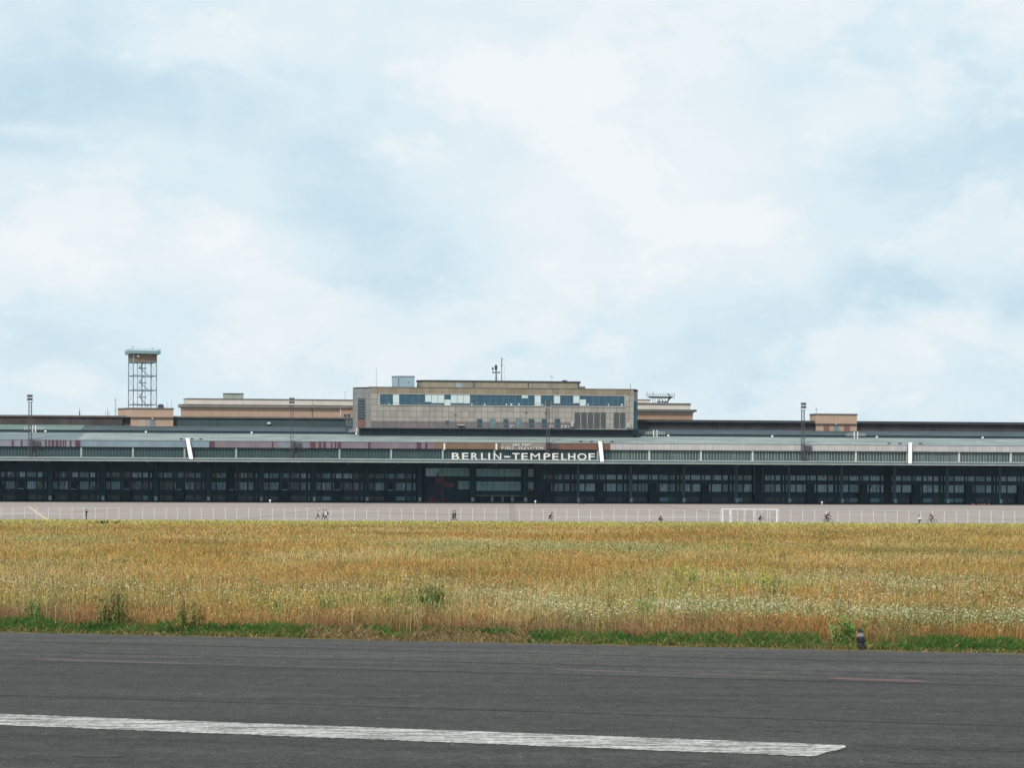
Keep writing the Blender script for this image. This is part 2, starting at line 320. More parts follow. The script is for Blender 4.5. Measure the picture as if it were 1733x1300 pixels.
# runway
E0, E1 = ground(0, 1071), ground(1733, 1108); ED = (E1-E0).normalized(); EN = Vector((-ED.y, ED.x, 0))      # EN points away from the camera
if EN.y < 0: EN = -EN
def asphaltmat():
    m = bpy.data.materials.new('runway asphalt'); m.use_nodes = True; t = NT(m.node_tree); b = t.n['Principled BSDF']
    tc = t('ShaderNodeTexCoord').outputs['Object']
    mp = t('ShaderNodeMapping', {'Vector': tc, 'Rotation': (0, 0, -math.atan2(ED.y, ED.x)), 'Scale': (.12, 1, 1)}).outputs[0]
    big = t.noise(mp, 1.1, 6, .6); blot = t.noise(tc, .35, 5, .6)
    fine = t.noise(tc, 15, 6, .92); fine2 = t.noise(tc, 3.2, 7, .8); grit = t.noise(tc, 26, 3, .7)
    rot = t('ShaderNodeMapping', {'Vector': tc, 'Rotation': (0, 0, -math.atan2(ED.y, ED.x))}).outputs[0]; sp = t('ShaderNodeSeparateXYZ', {0: rot})
    c = t.ramp(big, [(.3, (.031,.0285,.0265)), (.5, (.042,.039,.0365)), (.72, (.056,.052,.049))])
    c = t.mix(t.math('MULTIPLY', t.math('SUBTRACT', blot, .5, clamp=True), 1.8, clamp=True), c, (.038,.036,.034,1))
    def lane(px, py, gain):      # paving lane tone; its gain also puts grazing sheen into the far asphalt
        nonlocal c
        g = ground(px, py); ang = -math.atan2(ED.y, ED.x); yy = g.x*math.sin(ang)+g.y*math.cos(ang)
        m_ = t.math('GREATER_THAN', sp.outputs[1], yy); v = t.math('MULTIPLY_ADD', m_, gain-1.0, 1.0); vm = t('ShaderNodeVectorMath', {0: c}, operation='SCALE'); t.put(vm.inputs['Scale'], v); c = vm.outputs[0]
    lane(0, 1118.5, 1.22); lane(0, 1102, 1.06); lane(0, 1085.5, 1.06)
    gr = t('ShaderNodeMapRange', {'Value': fine, 'From Min': .33, 'From Max': .67, 'To Min': .25, 'To Max': 1.75}).outputs[0]
    g2 = t('ShaderNodeMapRange', {'Value': fine2, 'From Min': .33, 'From Max': .67, 'To Min': .62, 'To Max': 1.38}).outputs[0]
    vm = t('ShaderNodeVectorMath', {0: c}, operation='SCALE'); t.put(vm.inputs['Scale'], t.math('MULTIPLY', gr, g2)); c = vm.outputs[0]
    c = t.mix(t.math('MULTIPLY', t.math('SUBTRACT', grit, .60, clamp=True), 6, clamp=True), c, (.20,.19,.18,1))
    oil = t.noise(t('ShaderNodeMapping', {'Vector': rot, 'Scale': (.05, 1.6, 1)}).outputs[0], 1.0, 5, .6)
    c = t.mix(t.math('MULTIPLY', t.math('SUBTRACT', oil, .56, clamp=True), 5, clamp=True), c, (.030,.028,.027,1))
    vor = t('ShaderNodeTexVoronoi', {'Vector': tc, 'Scale': 1.3}); st = t.math('LESS_THAN', vor.outputs['Distance'], .022)
    c = t.mix(t.math('MULTIPLY', st, .8), c, (.45,.42,.38,1))
    t.put(b.inputs['Base Color'], c); b.inputs['Roughness'].default_value = .82; b.inputs['Specular IOR Level'].default_value = .18
    bp = t('ShaderNodeBump', {'Height': fine, 'Strength': .6, 'Distance': .012}); t.put(b.inputs['Normal'], bp.outputs[0]); return m
mb = MB(); a = E0-ED*500; b = E0+ED*500; edge = []
k = 700
for i in range(k+1):
    s_ = i/k; p = (E0-ED*45)+ED*(100*s_); w_ = .05*math.sin(i*.9)+random.uniform(-.05, .05); edge.append(p+EN*w_)
pts = [a-EN*90, b-EN*90, b]+edge[::-1]+[a]
mb.add([(p.x, p.y, .006) for p in pts], [tuple(range(len(pts)))])
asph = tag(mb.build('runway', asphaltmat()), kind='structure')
def line_from(yl, yr, half, jit, z, x0=-200, x1=1950, step=9, broken=0.0):
    """strip following a seam given by its photo height at the left and right frame edges"""
    quads = []; prev = None; N = int((x1-x0)/step)
    for i in range(N+1):
        px = x0+i*step; py = yl+(yr-yl)*px/1733; p = ground(px, py, z)
        off = random.uniform(-jit, jit); h = half*random.uniform(.5, 1.3)
        cur = (p+EN*(off-h), p+EN*(off+h))
        if prev and random.random() > broken: quads.append((prev[0], cur[0], cur[1], prev[1]))
        prev = cur
    return quads
M['seam'] = mat('bitumen seam', (.018,.018,.018), .7, .2, 3)
M['seam_soft'] = mat('worn bitumen seam', (.032,.030,.029), .8, .2, 3)
stripe('tar_seams', line_from(1118.5,1162,.028,.006,.010)+line_from(1177,1230,.022,.006,.010)+line_from(1085.5,1126,.028,.008,.010), M['seam'])
stripe('tar_seams', line_from(1102,1145,.018,.01,.010,broken=.25)+line_from(1109,1152,.018,.01,.010,broken=.3)+line_from(1242,1310,.008,.01,.010,broken=.4)+line_from(1158,1208,.008,.012,.010,broken=.6)
       +line_from(1216,1268.5,.012,.004,.010,x0=1440), M['seam_soft'])
# cracks wandering off the seams
q = []
for (sx, sy, n_, ax, ay) in [(600,1180,14,9,.25),(1450,1262,34,9,.28),(1190,1290,16,-9,.9),(940,1235,14,9,-.25),(120,1280,12,8,.2),(1290,1238,10,8,.3),(1500,1290,14,9,.1)]:
    p0 = Vector((sx, sy)); prev = None
    for i in range(n_):
        p = ground(p0.x, p0.y, .010); h = .014*random.uniform(.4, 1.4); cur = (p-EN*h, p+EN*h)
        if prev: q.append((prev[0], cur[0], cur[1], prev[1]))
        prev = cur; p0 += Vector((ax, ay+random.uniform(-1.1, 1.1)))
stripe('cracks', q, M['seam'])
# white marking, worn, with a slanted end cut
def paintmat():
    m = bpy.data.materials.new('worn white paint'); m.use_nodes = True; t = NT(m.node_tree); b = t.n['Principled BSDF']
    tc = t('ShaderNodeTexCoord').outputs['Object']
    mp = t('ShaderNodeMapping', {'Vector': tc, 'Rotation': (0, 0, -math.atan2(ED.y, ED.x)-.01), 'Scale': (.3, 2.6, 1)}).outputs[0]
    a_ = t.noise(mp, 2.6, 8, .8, .6); f_ = t.noise(tc, 14, 6, .8)
    f = t.math('MULTIPLY_ADD', t.math('ADD', t.math('MULTIPLY', a_, .8), t.math('MULTIPLY', f_, .45)), 7.5, -4.15, clamp=True)
    ch = t.noise(t('ShaderNodeMapping', {'Vector': tc, 'Scale': (.45, 1, 1)}).outputs[0], 4.5, 9, .85)
    f = t.math('MULTIPLY', f, t.math('MULTIPLY_ADD', ch, 9.0, -3.35, clamp=True))
    c = t.mix(f, (.07,.068,.064,1), (.49,.485,.455,1)); t.put(b.inputs['Base Color'], c); b.inputs['Roughness'].default_value = .75; return m
def linept(px, top): return (1209+(1262-1209)*px/1440) if top else (1228+(1281-1228)*px/1375)
top = [ground(x, linept(x, True)+random.uniform(-.45,.35), .012) for x in range(-250, 1437, 7)]; bot = [ground(x, linept(x, False)+random.uniform(-.6,.5), .012) for x in range(-250, 1374, 7)]
cut = [ground(1374+ (1440-1374)*i/8, 1281-(1281-1263)*i/8+random.uniform(-.9,.9), .012) for i in range(1, 8)]
mb = MB(); pts = bot+cut+top[::-1]; mb.add(pts, [tuple(range(len(pts)))])
tag(mb.build('runway_marking', paintmat()), kind='structure')
q = []; prev = None
for i in range(16):
    t_ = i/15; p = ground(1368+82*t_, 1283.5-20*t_+random.uniform(-.5,.5), .014); h = .014*random.uniform(.5,1.2); cur = (p-EN*h, p+EN*h)
    if prev: q.append((prev[0], cur[0], cur[1], prev[1]))
    prev = cur
stripe('cracks', q, M['seam'])
M['pinkpaint'] = mat('worn pink marking', (.125,.062,.062), .9, .9, 3, (.4,1,1), .7, 12, tint=(.06,.056,.053))
M['pinkfaint'] = mat('very faint pink marking', (.078,.060,.058), .9, .9, 3, (.4,1,1), .5, 12, tint=(.06,.056,.053))
def mark(x0, y0, x1, y1, hpx):
    n_ = 14; out = []
    P = [(x0+(x1-x0)*i/n_, y0+(y1-y0)*i/n_) for i in range(n_+1)]
    for i in range(n_):
        h0 = hpx*(.5 if i in (0, n_-1) else 1)
        out.append((ground(P[i][0], P[i][1]+h0, .009), ground(P[i+1][0], P[i+1][1]+h0, .009), ground(P[i+1][0], P[i+1][1]-h0, .009), ground(P[i][0], P[i][1]-h0, .009)))
    return out
stripe('worn_marking', mark(1403,1148.5,1572,1154,1.6), M['pinkpaint'])
stripe('worn_marking', mark(1165,1141,1312,1146.5,1.3)+mark(930,1133,1090,1138.5,1.5)+mark(60,1116,330,1124,1.6), M['pinkfaint'])

# ------------------------------------------------------------------ terminal building
UL, UR = -205.0, 205.0
T = thing('terminal_building', 'very long dark airport terminal with columned canopy and stepped green grey roofs', 'building', (0, 0, ZG))
def sweeppart(name, prof, m, x0=None, x1=None, label=None):
    mb = MB(); u0 = UL if x0 is None else UZ(x0, 750, prof[0][0])[0]; u1 = UR if x1 is None else UZ(x1, 750, prof[0][0])[0]
    mb.sweep(prof, u0, u1); return mb.build(name, m, T, label)
z = {}
zE0 = zc(784.3, 0); zE1 = zc(782.2, 0); zE2 = zc(779.6, .9)
sweeppart('canopy_edge', [(0, zE0), (0, zE1), (1.0, zE1), (1.0, zE0+.05)], M['edge'])
sweeppart('canopy_gutter', [(.15, zE1), (.15, zE1+.12), (.75, zE1+.12), (.75, zE1)], M['gap'])
sweeppart('canopy_ledge', [(.95, zE1+.02), (.95, zE2-.15), (1.0, zE2), (4.6, zc(777.2, 4.6)), (4.6, zE1)], M['ledge'])
sweeppart('ledge_kerb', [(.8, zE2-.1), (.8, zE2+.28), (.93, zE2+.28), (.93, zE2-.1)], M['edge'])
zG0, zG1 = zc(777.6, 4.4), zc(760.6, 4.4)
sweeppart('glazing_band', [(4.4, zG0-.4), (4.4, zG1), (6, zG1), (6, zG0-.4)], M['glazing'], None, 1033)
sweeppart('glazing_band', [(4.4, zG0-.4), (4.4, zG1), (6, zG1), (6, zG0-.4)], M['glazing_r'], 1033.01, None, 'paler olive glazed band')
mbl, mbr = MB(), MB(); u = UL
while u < UR:
    du = 1.02; isr = u > UZ(1033, 770, 4.4)[0]
    (mbr if isr else mbl).box(u, u+(.17 if isr else .13), 4.28, 4.42, zG0, zG1-.35)
    if isr and random.random() < .25: mbr.box(u+.5, u+.6, 4.3, 4.42, zG0, zG1-.35)
    u += du
mbl.build('slats', M['slat'], T); mbr.build('slats', M['slat_r'], T, 'pale upright slats')
for k in range(20):
    x = 50+87.4*k
    if k in (0, 5, 10, 15): continue
    if k in (3, 11, 17) : pass
    mb = MB(); rightp = x > 1033
    pxbox(mb, x-1.4, 761, x+1.6, 777.2 if not rightp else 779, 3.9, .5)
    yo = (x-866)*.0055
    mb = MB(); pxbox(mb, x-1.4, 761+yo, x+1.7, 777.5+yo, 3.9, .5)
    if rightp: pxbox(mb, x-2.2, 776.5+yo, x+1.6, 778.8+yo, 3.6, .3)
    mb.build('glazing_post', M['whitepost'] if rightp else M['greypost'], T)
for x in (752, 840): part(T, 'glazing_post', M['white'], [(x-1.3, 750.5, x+1.5, 761.5, 3.2, .25)])
# upper fascia in coloured runs
zF0, zF1 = zc(760.6, 3.5), zc(749.6, 3.5)
runs = [(None, 130, 'mauve_grey'), (130, 356, 'bluegrey'), (356, 470, 'mauve'), (470, 521, 'mauve_grey'), (521, 735, 'mauve'), (735, 925, 'brown'), (925, 1033, 'redbrown'), (1033, None, 'concrete')]
for i, (a_, b_, mm) in enumerate(runs):
    a2 = None if a_ is None else a_+.02
    sweeppart('fascia_panels', [(3.5, zF0), (3.5, zF1), (4.5, zF1), (4.5, zF0)], M[mm], a2, b_, {'mauve':'faded mauve fascia panels','mauve_grey':'mauve grey fascia panels','bluegrey':'blue grey fascia panels','brown':'brown fascia panels','redbrown':'red brown fascia panels','concrete':'pale concrete fascia panels'}[mm])
for (a_, b_) in [(20,23),(35,38),(76,79),(82,85),(87,92),(94,99),(101,104),(106,108.5),(110,112),(118,121),(127,136),(354,363),(460,462.5),(525,534),(539,543.5),(547,552),(560,562.5),(566,569),(571,577),(623,627),(705,713),(719.5,723.5)]:
    yo = (((a_+b_)/2)-866)*.0058; mb = MB(); pxbox(mb, a_, 749.8+yo, b_, 760.4+yo, 3.46, .04)
    mb.build('rust_streak', M['rust'], T, 'dark red rust streak on the fascia')
sweeppart('fascia_cap', [(3.35, zF1), (3.35, zF1+.14), (4.6, zF1+.14), (4.6, zF1)], M['edge'])
# sloped main roof
zR1 = zc(737.2, 22)
sweeppart('main_roof', [(3.6, zF1+.15), (22, zR1), (22, zR1-.6), (3.6, zF1-.3)], M['roof'], 132, None)
sweeppart('main_roof', [(3.6, zF1+.15), (22, zR1), (22, zR1-.6), (3.6, zF1-.3)], M['roof_dark'], None, 131.98, 'darker grey stretch of roof')
# felt patches, joints and small roof vents
u0 = UZ(131.9, 740, 10)[0]; u1 = UZ(95, 740, 22)[0]
def onroof(u, v, up=.02): return (u, v, zF1+.15+(zR1-zF1-.15)*(v-3.6)/18.4+up)
for k in range(34):
    mb = MB()
    u = random.uniform(UL, UR); v = random.uniform(4, 19); l = random.uniform(1, 6)
    mb.add([onroof(u, v), onroof(u+l, v-random.uniform(0,2)), onroof(u+l+.1, v+.25), onroof(u+.1, v+.3)], [(0,1,2,3)]); mb.build('roof_patch', M['roof_dark'], T)
for k in range(26):
    mb = MB()
    u = random.uniform(UL, UR); v = random.uniform(5, 20); mb.add([onroof(u, v), onroof(u+random.uniform(4,9), v), onroof(u+4.5, v+.5), onroof(u+.1, v+.45)], [(0,1,2,3)]); mb.build('roof_patch', M['edge'], T, 'pale repair strip on the roof')
# slanting end of the green felt: a dark wedge laid over it
mb = MB(); ua, ub_ = UZ(98, 733, 21.9)[0], UZ(131, 745, 3.7)[0]
mb.add([onroof(ub_-.5,3.75,.03), onroof(ub_,3.75,.03), onroof(ub_,3.8,.03), onroof(ub_-.1,21.8,.03)], [(0,1,2,3)])
for (x, yy) in [(307,743.5),(325,743.5),(340,744.5),(983,749.5),(1001,749.5),(1019,749.8),(1036,750),(1505,751.5),(1523,751.5),(1558,752)]:
    u = UZ(x, yy, 5.2)[0]; p = onroof(u, 5.2, 0); vm = MB(); vm.box(u-.45, u+.45, 4.9, 5.6, p[2]-.1, p[2]+.42); vm.build('roof_vent', M['darkmetal'], T)
# step wall, second roof, brick wall, coping
zS1 = zc(733.6, 22.6); zQ1 = zc(724.6, 37.6)
sweeppart('step_wall', [(22.1, zR1-.5), (22.1, zS1), (23, zS1), (23, zR1-.5)], M['gap'])  # shadow line along the step put into the dark wall colour
sweeppart('step_coping', [(21.85, zS1), (21.85, zS1+.16), (23.1, zS1+.16), (23.1, zS1)], M['roof2'])
sweeppart('upper_roof', [(22.9, zS1+.02), (37.6, zQ1), (37.6, zQ1-.5), (22.9, zS1-.4)], M['roof2g'], None, 135, 'pale green stretch of upper roof')
sweeppart('upper_roof', [(22.9, zS1+.02), (37.6, zQ1), (37.6, zQ1-.5), (22.9, zS1-.4)], M['roof2'], 135.02, None)
zB1 = zc(711.3, 37.6); zT1 = zc(708.6, 37.2)
for a_, b_, mm, lb in [(None, 207, 'brickdark', 'sooty brown brick wall'), (295, 1080, 'clad', 'dark corrugated wall'), (1080.02, None, 'brickdark_r', 'dark umber brick wall')]:
    sweeppart('upper_wall', [(37.6, zQ1-.5), (37.6, zB1), (70, zB1), (70, zQ1-.5)], M[mm], a_, b_, lb)
sweeppart('upper_wall', [(38.6, zQ1-.5), (38.6, zB1), (70, zB1), (70, zQ1-.5)], M['brickdark'], 207.02, 294.98)
sweeppart('wall_coping', [(37.0, zB1), (37.0, zT1), (70.1, zT1), (70.1, zB1)], M['coping'], None, 600)
sweeppart('wall_coping', [(36.4, zB1-.3), (36.4, zT1), (70.1, zT1), (70.1, zB1-.3)], M['coping_r'], 1080, None, 'dark overhanging coping')
# pilasters / streaks on the upper wall
for k in range(90):
    u = random.uniform(UL, UR); mb = MB()
    if UZ(200,715,37)[0] < u < UZ(296,715,37)[0]: continue
    mb.box(u, u+random.uniform(.08,.25), 37.5, 37.6, zQ1+.1, zB1-random.uniform(.3,1.4)); mb.build('downpipe', M['darkmetal'], T)
# rear wall, soffit, floor under the canopy
zWB = ZG
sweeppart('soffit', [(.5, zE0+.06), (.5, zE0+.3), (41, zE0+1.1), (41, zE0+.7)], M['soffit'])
for k in range(26):
    u = UL+8+k*16; mbx = MB(); mbx.box(u-.25, u+.25, 1.2, 39.5, zE0-.5, zE0+.2); mbx.build('roof_girder', M['soffit'], T)
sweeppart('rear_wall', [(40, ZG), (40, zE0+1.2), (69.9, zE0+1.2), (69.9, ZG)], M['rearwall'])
stripe('canopy_floor', [tuple(UVW(a_, b_, ZG+.012) for a_, b_ in ((UL, .6), (UR, .6), (UR, 40), (UL, 40)))], mat('shade dark paving', (.10,.095,.09), .8, .4, .3))  # paving coloured darker for the shade under the canopy
# columns
COLX = [86+89.2*k for k in range(-1, 20)]
for i, x in enumerate(COLX):
    r_ = x > 960; u = UZ(x, 820, 37)[0]; cm = MB(); wd = .42 if r_ else .75
    cm.box(u-wd, u+wd, 36.9-wd, 36.9+wd, ZG, zE0+.8); c_ = cm.build('column', M['column_r'] if r_ else M['column'], T, 'thin grey column' if r_ else None)
    bm_ = MB(); bm_.box(u-.48, u+.48, 35.3, 35.9, ZG+.35, ZG+1.75); bm_.build('column_guard', M['colbase'], T)
# windows under the canopy
OFFS = [(3,11,1),(13.5,28.5,1),(31.5,34.2,0),(36.5,46,1),(49,64,1),(67,75,1),(79,81.5,0),(84.8,87,0)]
cnt = 0; stuffW = {}
wins = []
for i, x in enumerate(COLX[:-1]):
    if -10 > x+89: continue
    for (a_, b_, big) in OFFS:
        x0, x1 = x+a_, x+b_
        if x1 > 706 and x0 < 905: continue
        for (y0, y1, row) in ((803.2, 811, 0), (818.6, 831, 1), (841.5, 848, 2)):
            wins.append((x0, x1, y0, y1, row, big))
def winpart(x0, x1, y0, y1, m, frame=True, panes=None):
    xc = (x0+x1)/2; yo = (xc-CX)*.0045; mb = MB(); mb2 = MB()
    u0 = UZ(x0, y0, 39.9)[0]; u1 = UZ(x1, y0, 39.9)[0]; z1 = UZ(CX, y0, 39.9)[1]; z0 = UZ(CX, y1, 39.9)[1]
    mb.box(u0, u1, 39.86, 39.95, z0, z1)
    n_ = max(1, round((u1-u0)/(.75 if panes is None else panes)))
    for k in range(n_+1): mb2.box(u0+(u1-u0)*k/n_-.05, u0+(u1-u0)*k/n_+.05, 39.74, 39.86, z0, z1)
    mb2.box(u0, u1, 39.74, 39.86, z0-.08, z0); mb2.box(u0, u1, 39.74, 39.86, z1, z1+.08)
    if z1-z0 > 2: mb2.box(u0+.05, u1-.05, 39.76, 39.86, z0+(z1-z0)*.66, z0+(z1-z0)*.66+.07)
    return mb, mb2
wins.sort(key=lambda t: -(t[1]-t[0])*(t[3]-t[2]))
rest = {'g_pale': MB(), 'g_mid': MB(), 'g_dark': MB(), 'g_grey': MB()}; restf = MB()
for i, (x0, x1, y0, y1, row, big) in enumerate(wins):
    rr = x0 > 940
    if row == 2: pr = ['g_dark']*5+['g_mid']*1
    elif rr: pr = (['g_pale']*8+['g_mid']*2+['g_grey']*(1 if row == 0 else 3))  # more pale panes here: stronger sky reflection put into pane colour
    elif row == 0: pr = ['g_pale']*3+['g_mid']*3+['g_dark']*4
    else: pr = ['g_mid']*5+['g_grey']*3+['g_dark']*4+['g_pale']*1
    g_ = random.choice(pr)
    # every sash in a window may be curtained differently
    a_, b_ = winpart(x0, x1, y0, y1, g_)
    if i < 92:
        wo = a_.build('window', M[g_], T); b_.build('frame', M['frame' if rr else 'column_r'], wo)
        if big and row < 2:
            n_ = int((x1-x0)//3)
            for k in range(n_):
                if random.random() < (.45 if rr else .75):
                    cm = MB(); xx = x0+.4+k*(x1-x0)/n_; u0 = UZ(xx, y0, 39.8)[0]; u1 = UZ(xx+(x1-x0)/n_*random.choice([.25,.45,.8]), y0, 39.8)[0]
                    zt = UZ(CX, y0, 39.8)[1]; zb = UZ(CX, y1, 39.8)[1]; zb += (zt-zb)*random.choice([0,0,0,.4,.6])
                    cm.box(u0, u1, 39.82, 39.855, zb, zt); cm.build('curtain', M[random.choice(['g_dark','g_mid','g_grey','g_dark'] if g_ in ('g_pale',) else ['g_pale','g_dark','g_mid'])], wo)
    else: 
        o_ = rest[g_]; k = len(o_.v); o_.v += a_.v; o_.f += [tuple(q_+k for q_ in f_) for f_ in a_.f]; o_.m += a_.m
        k = len(restf.v); restf.v += b_.v; restf.f += [tuple(q_+k for q_ in f_) for f_ in b_.f]; restf.m += b_.m
allr = MB(); keys = list(rest)
for gi, g_ in enumerate(keys):
    o_ = rest[g_]; k = len(allr.v); allr.v += o_.v; allr.f += [tuple(q_+k for q_ in f_) for f_ in o_.f]; allr.m += [gi]*len(o_.f)
tag(allr.build('window', [M[k] for k in keys], T, 'remaining small windows under the canopy'), kind='stuff')
tag(restf.build('window_frames', M['column_r'], T, 'frames of the remaining small windows'), kind='stuff')
for (x0, x1, y0, y1, g_) in [(720,795,793,807,'g_green'),(775,795,815,829,'g_green'),(806,882,794,807,'g_green'),(806,882,815.5,831,'g_green'),(894,903,794,807,'g_green'),(894,903,816,829,'g_mid')]:
    a_, b_ = winpart(x0, x1, y0, y1, g_, panes=1.9); wo = a_.build('window', M[g_], T, 'large green tinted window'); b_.build('frame', M['column'], wo)
    if x0 == 720:
        cm = MB(); pxbox(cm, 720.3, 793.5, 741, 806.5, 39.7, .03); cm.build('curtain', M['g_pale'], wo)
for (x0, x1) in [(808,813),(818,830),(836,848),(853,864),(871,883)]:
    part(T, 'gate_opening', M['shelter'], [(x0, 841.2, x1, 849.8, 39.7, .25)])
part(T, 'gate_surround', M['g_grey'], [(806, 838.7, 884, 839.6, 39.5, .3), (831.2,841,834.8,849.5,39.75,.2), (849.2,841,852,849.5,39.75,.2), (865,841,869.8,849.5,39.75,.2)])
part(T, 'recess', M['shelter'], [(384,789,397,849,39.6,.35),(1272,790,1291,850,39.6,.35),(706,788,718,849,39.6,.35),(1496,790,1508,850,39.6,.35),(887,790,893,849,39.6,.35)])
part(T, 'wing_wall', M['column_r'], [(1276,790,1278,850,38.6,.8),(1290,790,1291.5,850,38.6,.8),(399,789,400.5,849,38.6,.8)])
for i, x in enumerate(COLX[:-1]):       # passenger shelters hanging over the doors in the middle of each bay
    if 640 < x < 830: continue
    xm = x+39; yo = (xm-CX)*.0042
    part(T, 'gate_shelter', M['shelter'], [(xm-8, 834+yo, xm+8, 850+yo, 37.8, 2.0), (xm-6, 818+yo, xm+5, 834+yo, 38.4, 1.0)])
    if x < 800: part(T, 'shelter_lamp', M['g_pale'], [(xm-4.5, 830.6+yo, xm+4.5, 831.5+yo, 37.6, .15)])
part(T, 'sign_board', M['orange'], [(887, 827.5, 902, 831.5, 38.5, .15)], 'orange board under the canopy')
for k, x in enumerate([77,247,426,603,780,955,1131,1307,1484,1663]):
    y = 730.5+(x-77)*.0068; u, zz = UZ(x, y, 21.6); t_ = thing('roof_lamp', ['white globe lamp on the roof step just right of the far left mast','white globe lamp on the roof step below the left brick hut','white globe lamp on the roof step left of the second mast','white globe lamp at the left foot of the control building','white globe lamp above the brown fascia left of the lettering','white globe lamp right of the third mast below the air conditioners','white globe lamp right of the ladder beside the control building','white globe lamp left of the fourth mast','white globe lamp right of the right brick hut','white globe lamp at the far right of the roof step'][k], 'lamp', (u, 21.6, zz), 'globe lamps along the roof step')
    g_ = MB(); g_.ball((u, 21.6, zz), .40, n=10, m=7); g_.build('globe', M['white'], t_, smooth=True); s_ = MB(); s_.bar((u, 21.6, zz-1.2), (u, 21.6, zz-.4), .06); s_.build('stem', M['darkmetal'], t_)
for x, y, lb in [(455,716.5,'white box fixed to the dark corrugated wall left of the control building'),(893,729.5,'white box on the dark base below the small square windows')]:
    u, zz = UZ(x, y+1.2, 19.2 if x > 800 else 37); t_ = thing('white_box', lb, 'box', (u, 19.2 if x > 800 else 37, zz)); b_ = MB(); vv = 19.2 if x > 800 else 37.0
    pxbox(b_, x-2.8, y-1.6, x+2.8, y+1.2, vv, .5); b_.build('housing', M['white'], t_); l_ = MB(); pxbox(l_, x-3.1, y-2.0, x+3.1, y-1.6, vv-.1, .7); l_.build('lid', M['whitepost'], t_)
for x, y in [(457,850.2),(906,851.3),(1391,853)]:
    g = ground(x, y+1.6, ZG); t_ = wthing('marker_lamp', {457:'white ball marker on the apron edge left of the centre',906:'white ball marker on the apron edge below the lettering',1391:'white ball marker on the apron edge right of the goal'}[x], 'marker', g)
    b_ = MB(); b_.ball((0,0,.75), .34); b_.build('ball', M['white'], t_, smooth=True); b_ = MB(); b_.bar((0,0,0), (0,0,.5), .12, 8); b_.build('stand', M['white'], t_)

# white covered ladders leaning over the canopy edge
for i, (xt, yt, xb, yb) in enumerate([(318, 741.8, 323.5, 777.3), (1014, 747.2, 1019, 781.8), (1537.3, 749.5, 1540, 784.8)]):
    ut, zt = UZ(xt, yt, 5.4); ub, zb = UZ(xb, yb, .35); hw = .62
    t_ = thing('roof_stair', ['leftmost white covered stair, leaning over the canopy below the tan building', 'white covered stair leaning over the canopy beside the big white lettering', 'rightmost white covered stair, leaning over the canopy past the fourth mast'][i], 'stair', (ub, .35, zb), 'white covered stairs on the canopy edge')
    m_ = MB(); 
    def quadbox(a0, a1, half, thick):
        a0 = Vector(a0); a1 = Vector(a1); n_ = Vector((0,-1,.12)).normalized()*thick; s_ = Vector((half,0,0))
        vs = [a0-s_, a0+s_, a1+s_, a1-s_]; vs += [v_-n_ for v_ in vs]
        m_.add(vs, [(0,1,2,3),(7,6,5,4),(0,4,5,1),(1,5,6,2),(2,6,7,3),(3,7,4,0)])
    quadbox((ub, .35, zb), (ut, 5.4-2.2, zt), hw, .5); m_.build('cover', M['white'], t_)
    m_ = MB(); quadbox((ub-hw-.1, .45, zb), (ut-hw-.1, 3.3, zt-.4), .07, .5); quadbox((ub+hw+.1, .45, zb), (ut+hw+.1, 3.3, zt-.4), .07, .5); m_.build('side_rail', M['mast'], t_)

# sign lettering
def textmesh(ch, bold=.0):
    cu = bpy.data.curves.new('t', 'FONT'); cu.body = ch; cu.size = 1; cu.extrude = .06; cu.offset = bold; cu.resolution_u = 3
    o = bpy.data.objects.new('t', cu); C.objects.link(o); dg = bpy.context.evaluated_depsgraph_get(); dg.update()
    me = bpy.data.meshes.new_from_object(o.evaluated_get(dg)); bpy.data.objects.remove(o); return me
M['letter'] = mat('white sign letter', (.70,.685,.66), .6, .12, 1)
def letter(ch, x0, x1, y0, y1, v, parent, m, bold=.03, hbar=False):
    me = textmesh(ch, bold); vs = np.zeros(len(me.vertices)*3); me.vertices.foreach_get('co', vs); vs = vs.reshape(-1, 3)
    mn, mx = vs.min(0), vs.max(0); u0 = UZ(x0, y0, v)[0]; u1 = UZ(x1, y0, v)[0]; xc = (x0+x1)/2; z1 = UZ(xc, y0, v)[1]; z0 = UZ(xc, y1, v)[1]
    o_ = ORGS[parent.name]; out = np.zeros_like(vs)
    out[:,0] = u0+(vs[:,0]-mn[0])/(mx[0]-mn[0])*(u1-u0)-o_[0]; out[:,2] = z0+(vs[:,1]-mn[1])/(mx[1]-mn[1])*(z1-z0)-o_[2]; out[:,1] = v-(vs[:,2]-mn[2])*2-o_[1]
    me.vertices.foreach_set('co', out.ravel()); me.materials.clear(); me.materials.append(m); me.update()
    o = bpy.data.objects.new('letter', me); link(o, parent); return o
u_, z_ = UZ(885, 779, 1.6)
SG = thing('airport_sign', 'large white lettering BERLIN-TEMPELHOF standing on the canopy edge', 'sign', (u_, 1.6, z_))
LET = [('B',764.6,777.4),('E',782,792.6),('R',797.6,808.8),('L',814.2,823.2),('I',826.4,829.3),('N',835.5,848),('-',853.4,863.4),('T',867,879.2),('E',882.5,893),('M',897.9,913.8),('P',920,931.2),('E',934.7,945),('L',950,958.8),('H',961.4,973.5),('O',977.2,992.6),('F',996,1006.3)]
for ch, a_, b_ in LET:
    yo = (a_-764)*.0042
    if ch == '-': letter('-', a_, b_, 771.8+yo, 774.1+yo, 1.6, SG, M['letter'], 0)
    else: letter(ch, a_, b_, 766.6+yo, 778.2+yo, 1.6, SG, M['letter'], 0.0 if ch in 'MN' else .012)
mb = MB(); pxbox(mb, 763, 778.3, 1008, 779.0, 1.65, .15); mb.build('support_rail', M['gap'], SG)
u_, z_ = UZ(885, 761, 3.1)
SG2 = thing('elevation_sign', 'small lattice board reading 384 FEET FIELD ELEVATION above the big lettering', 'sign', (u_, 3.1, z_))
mb = MB()
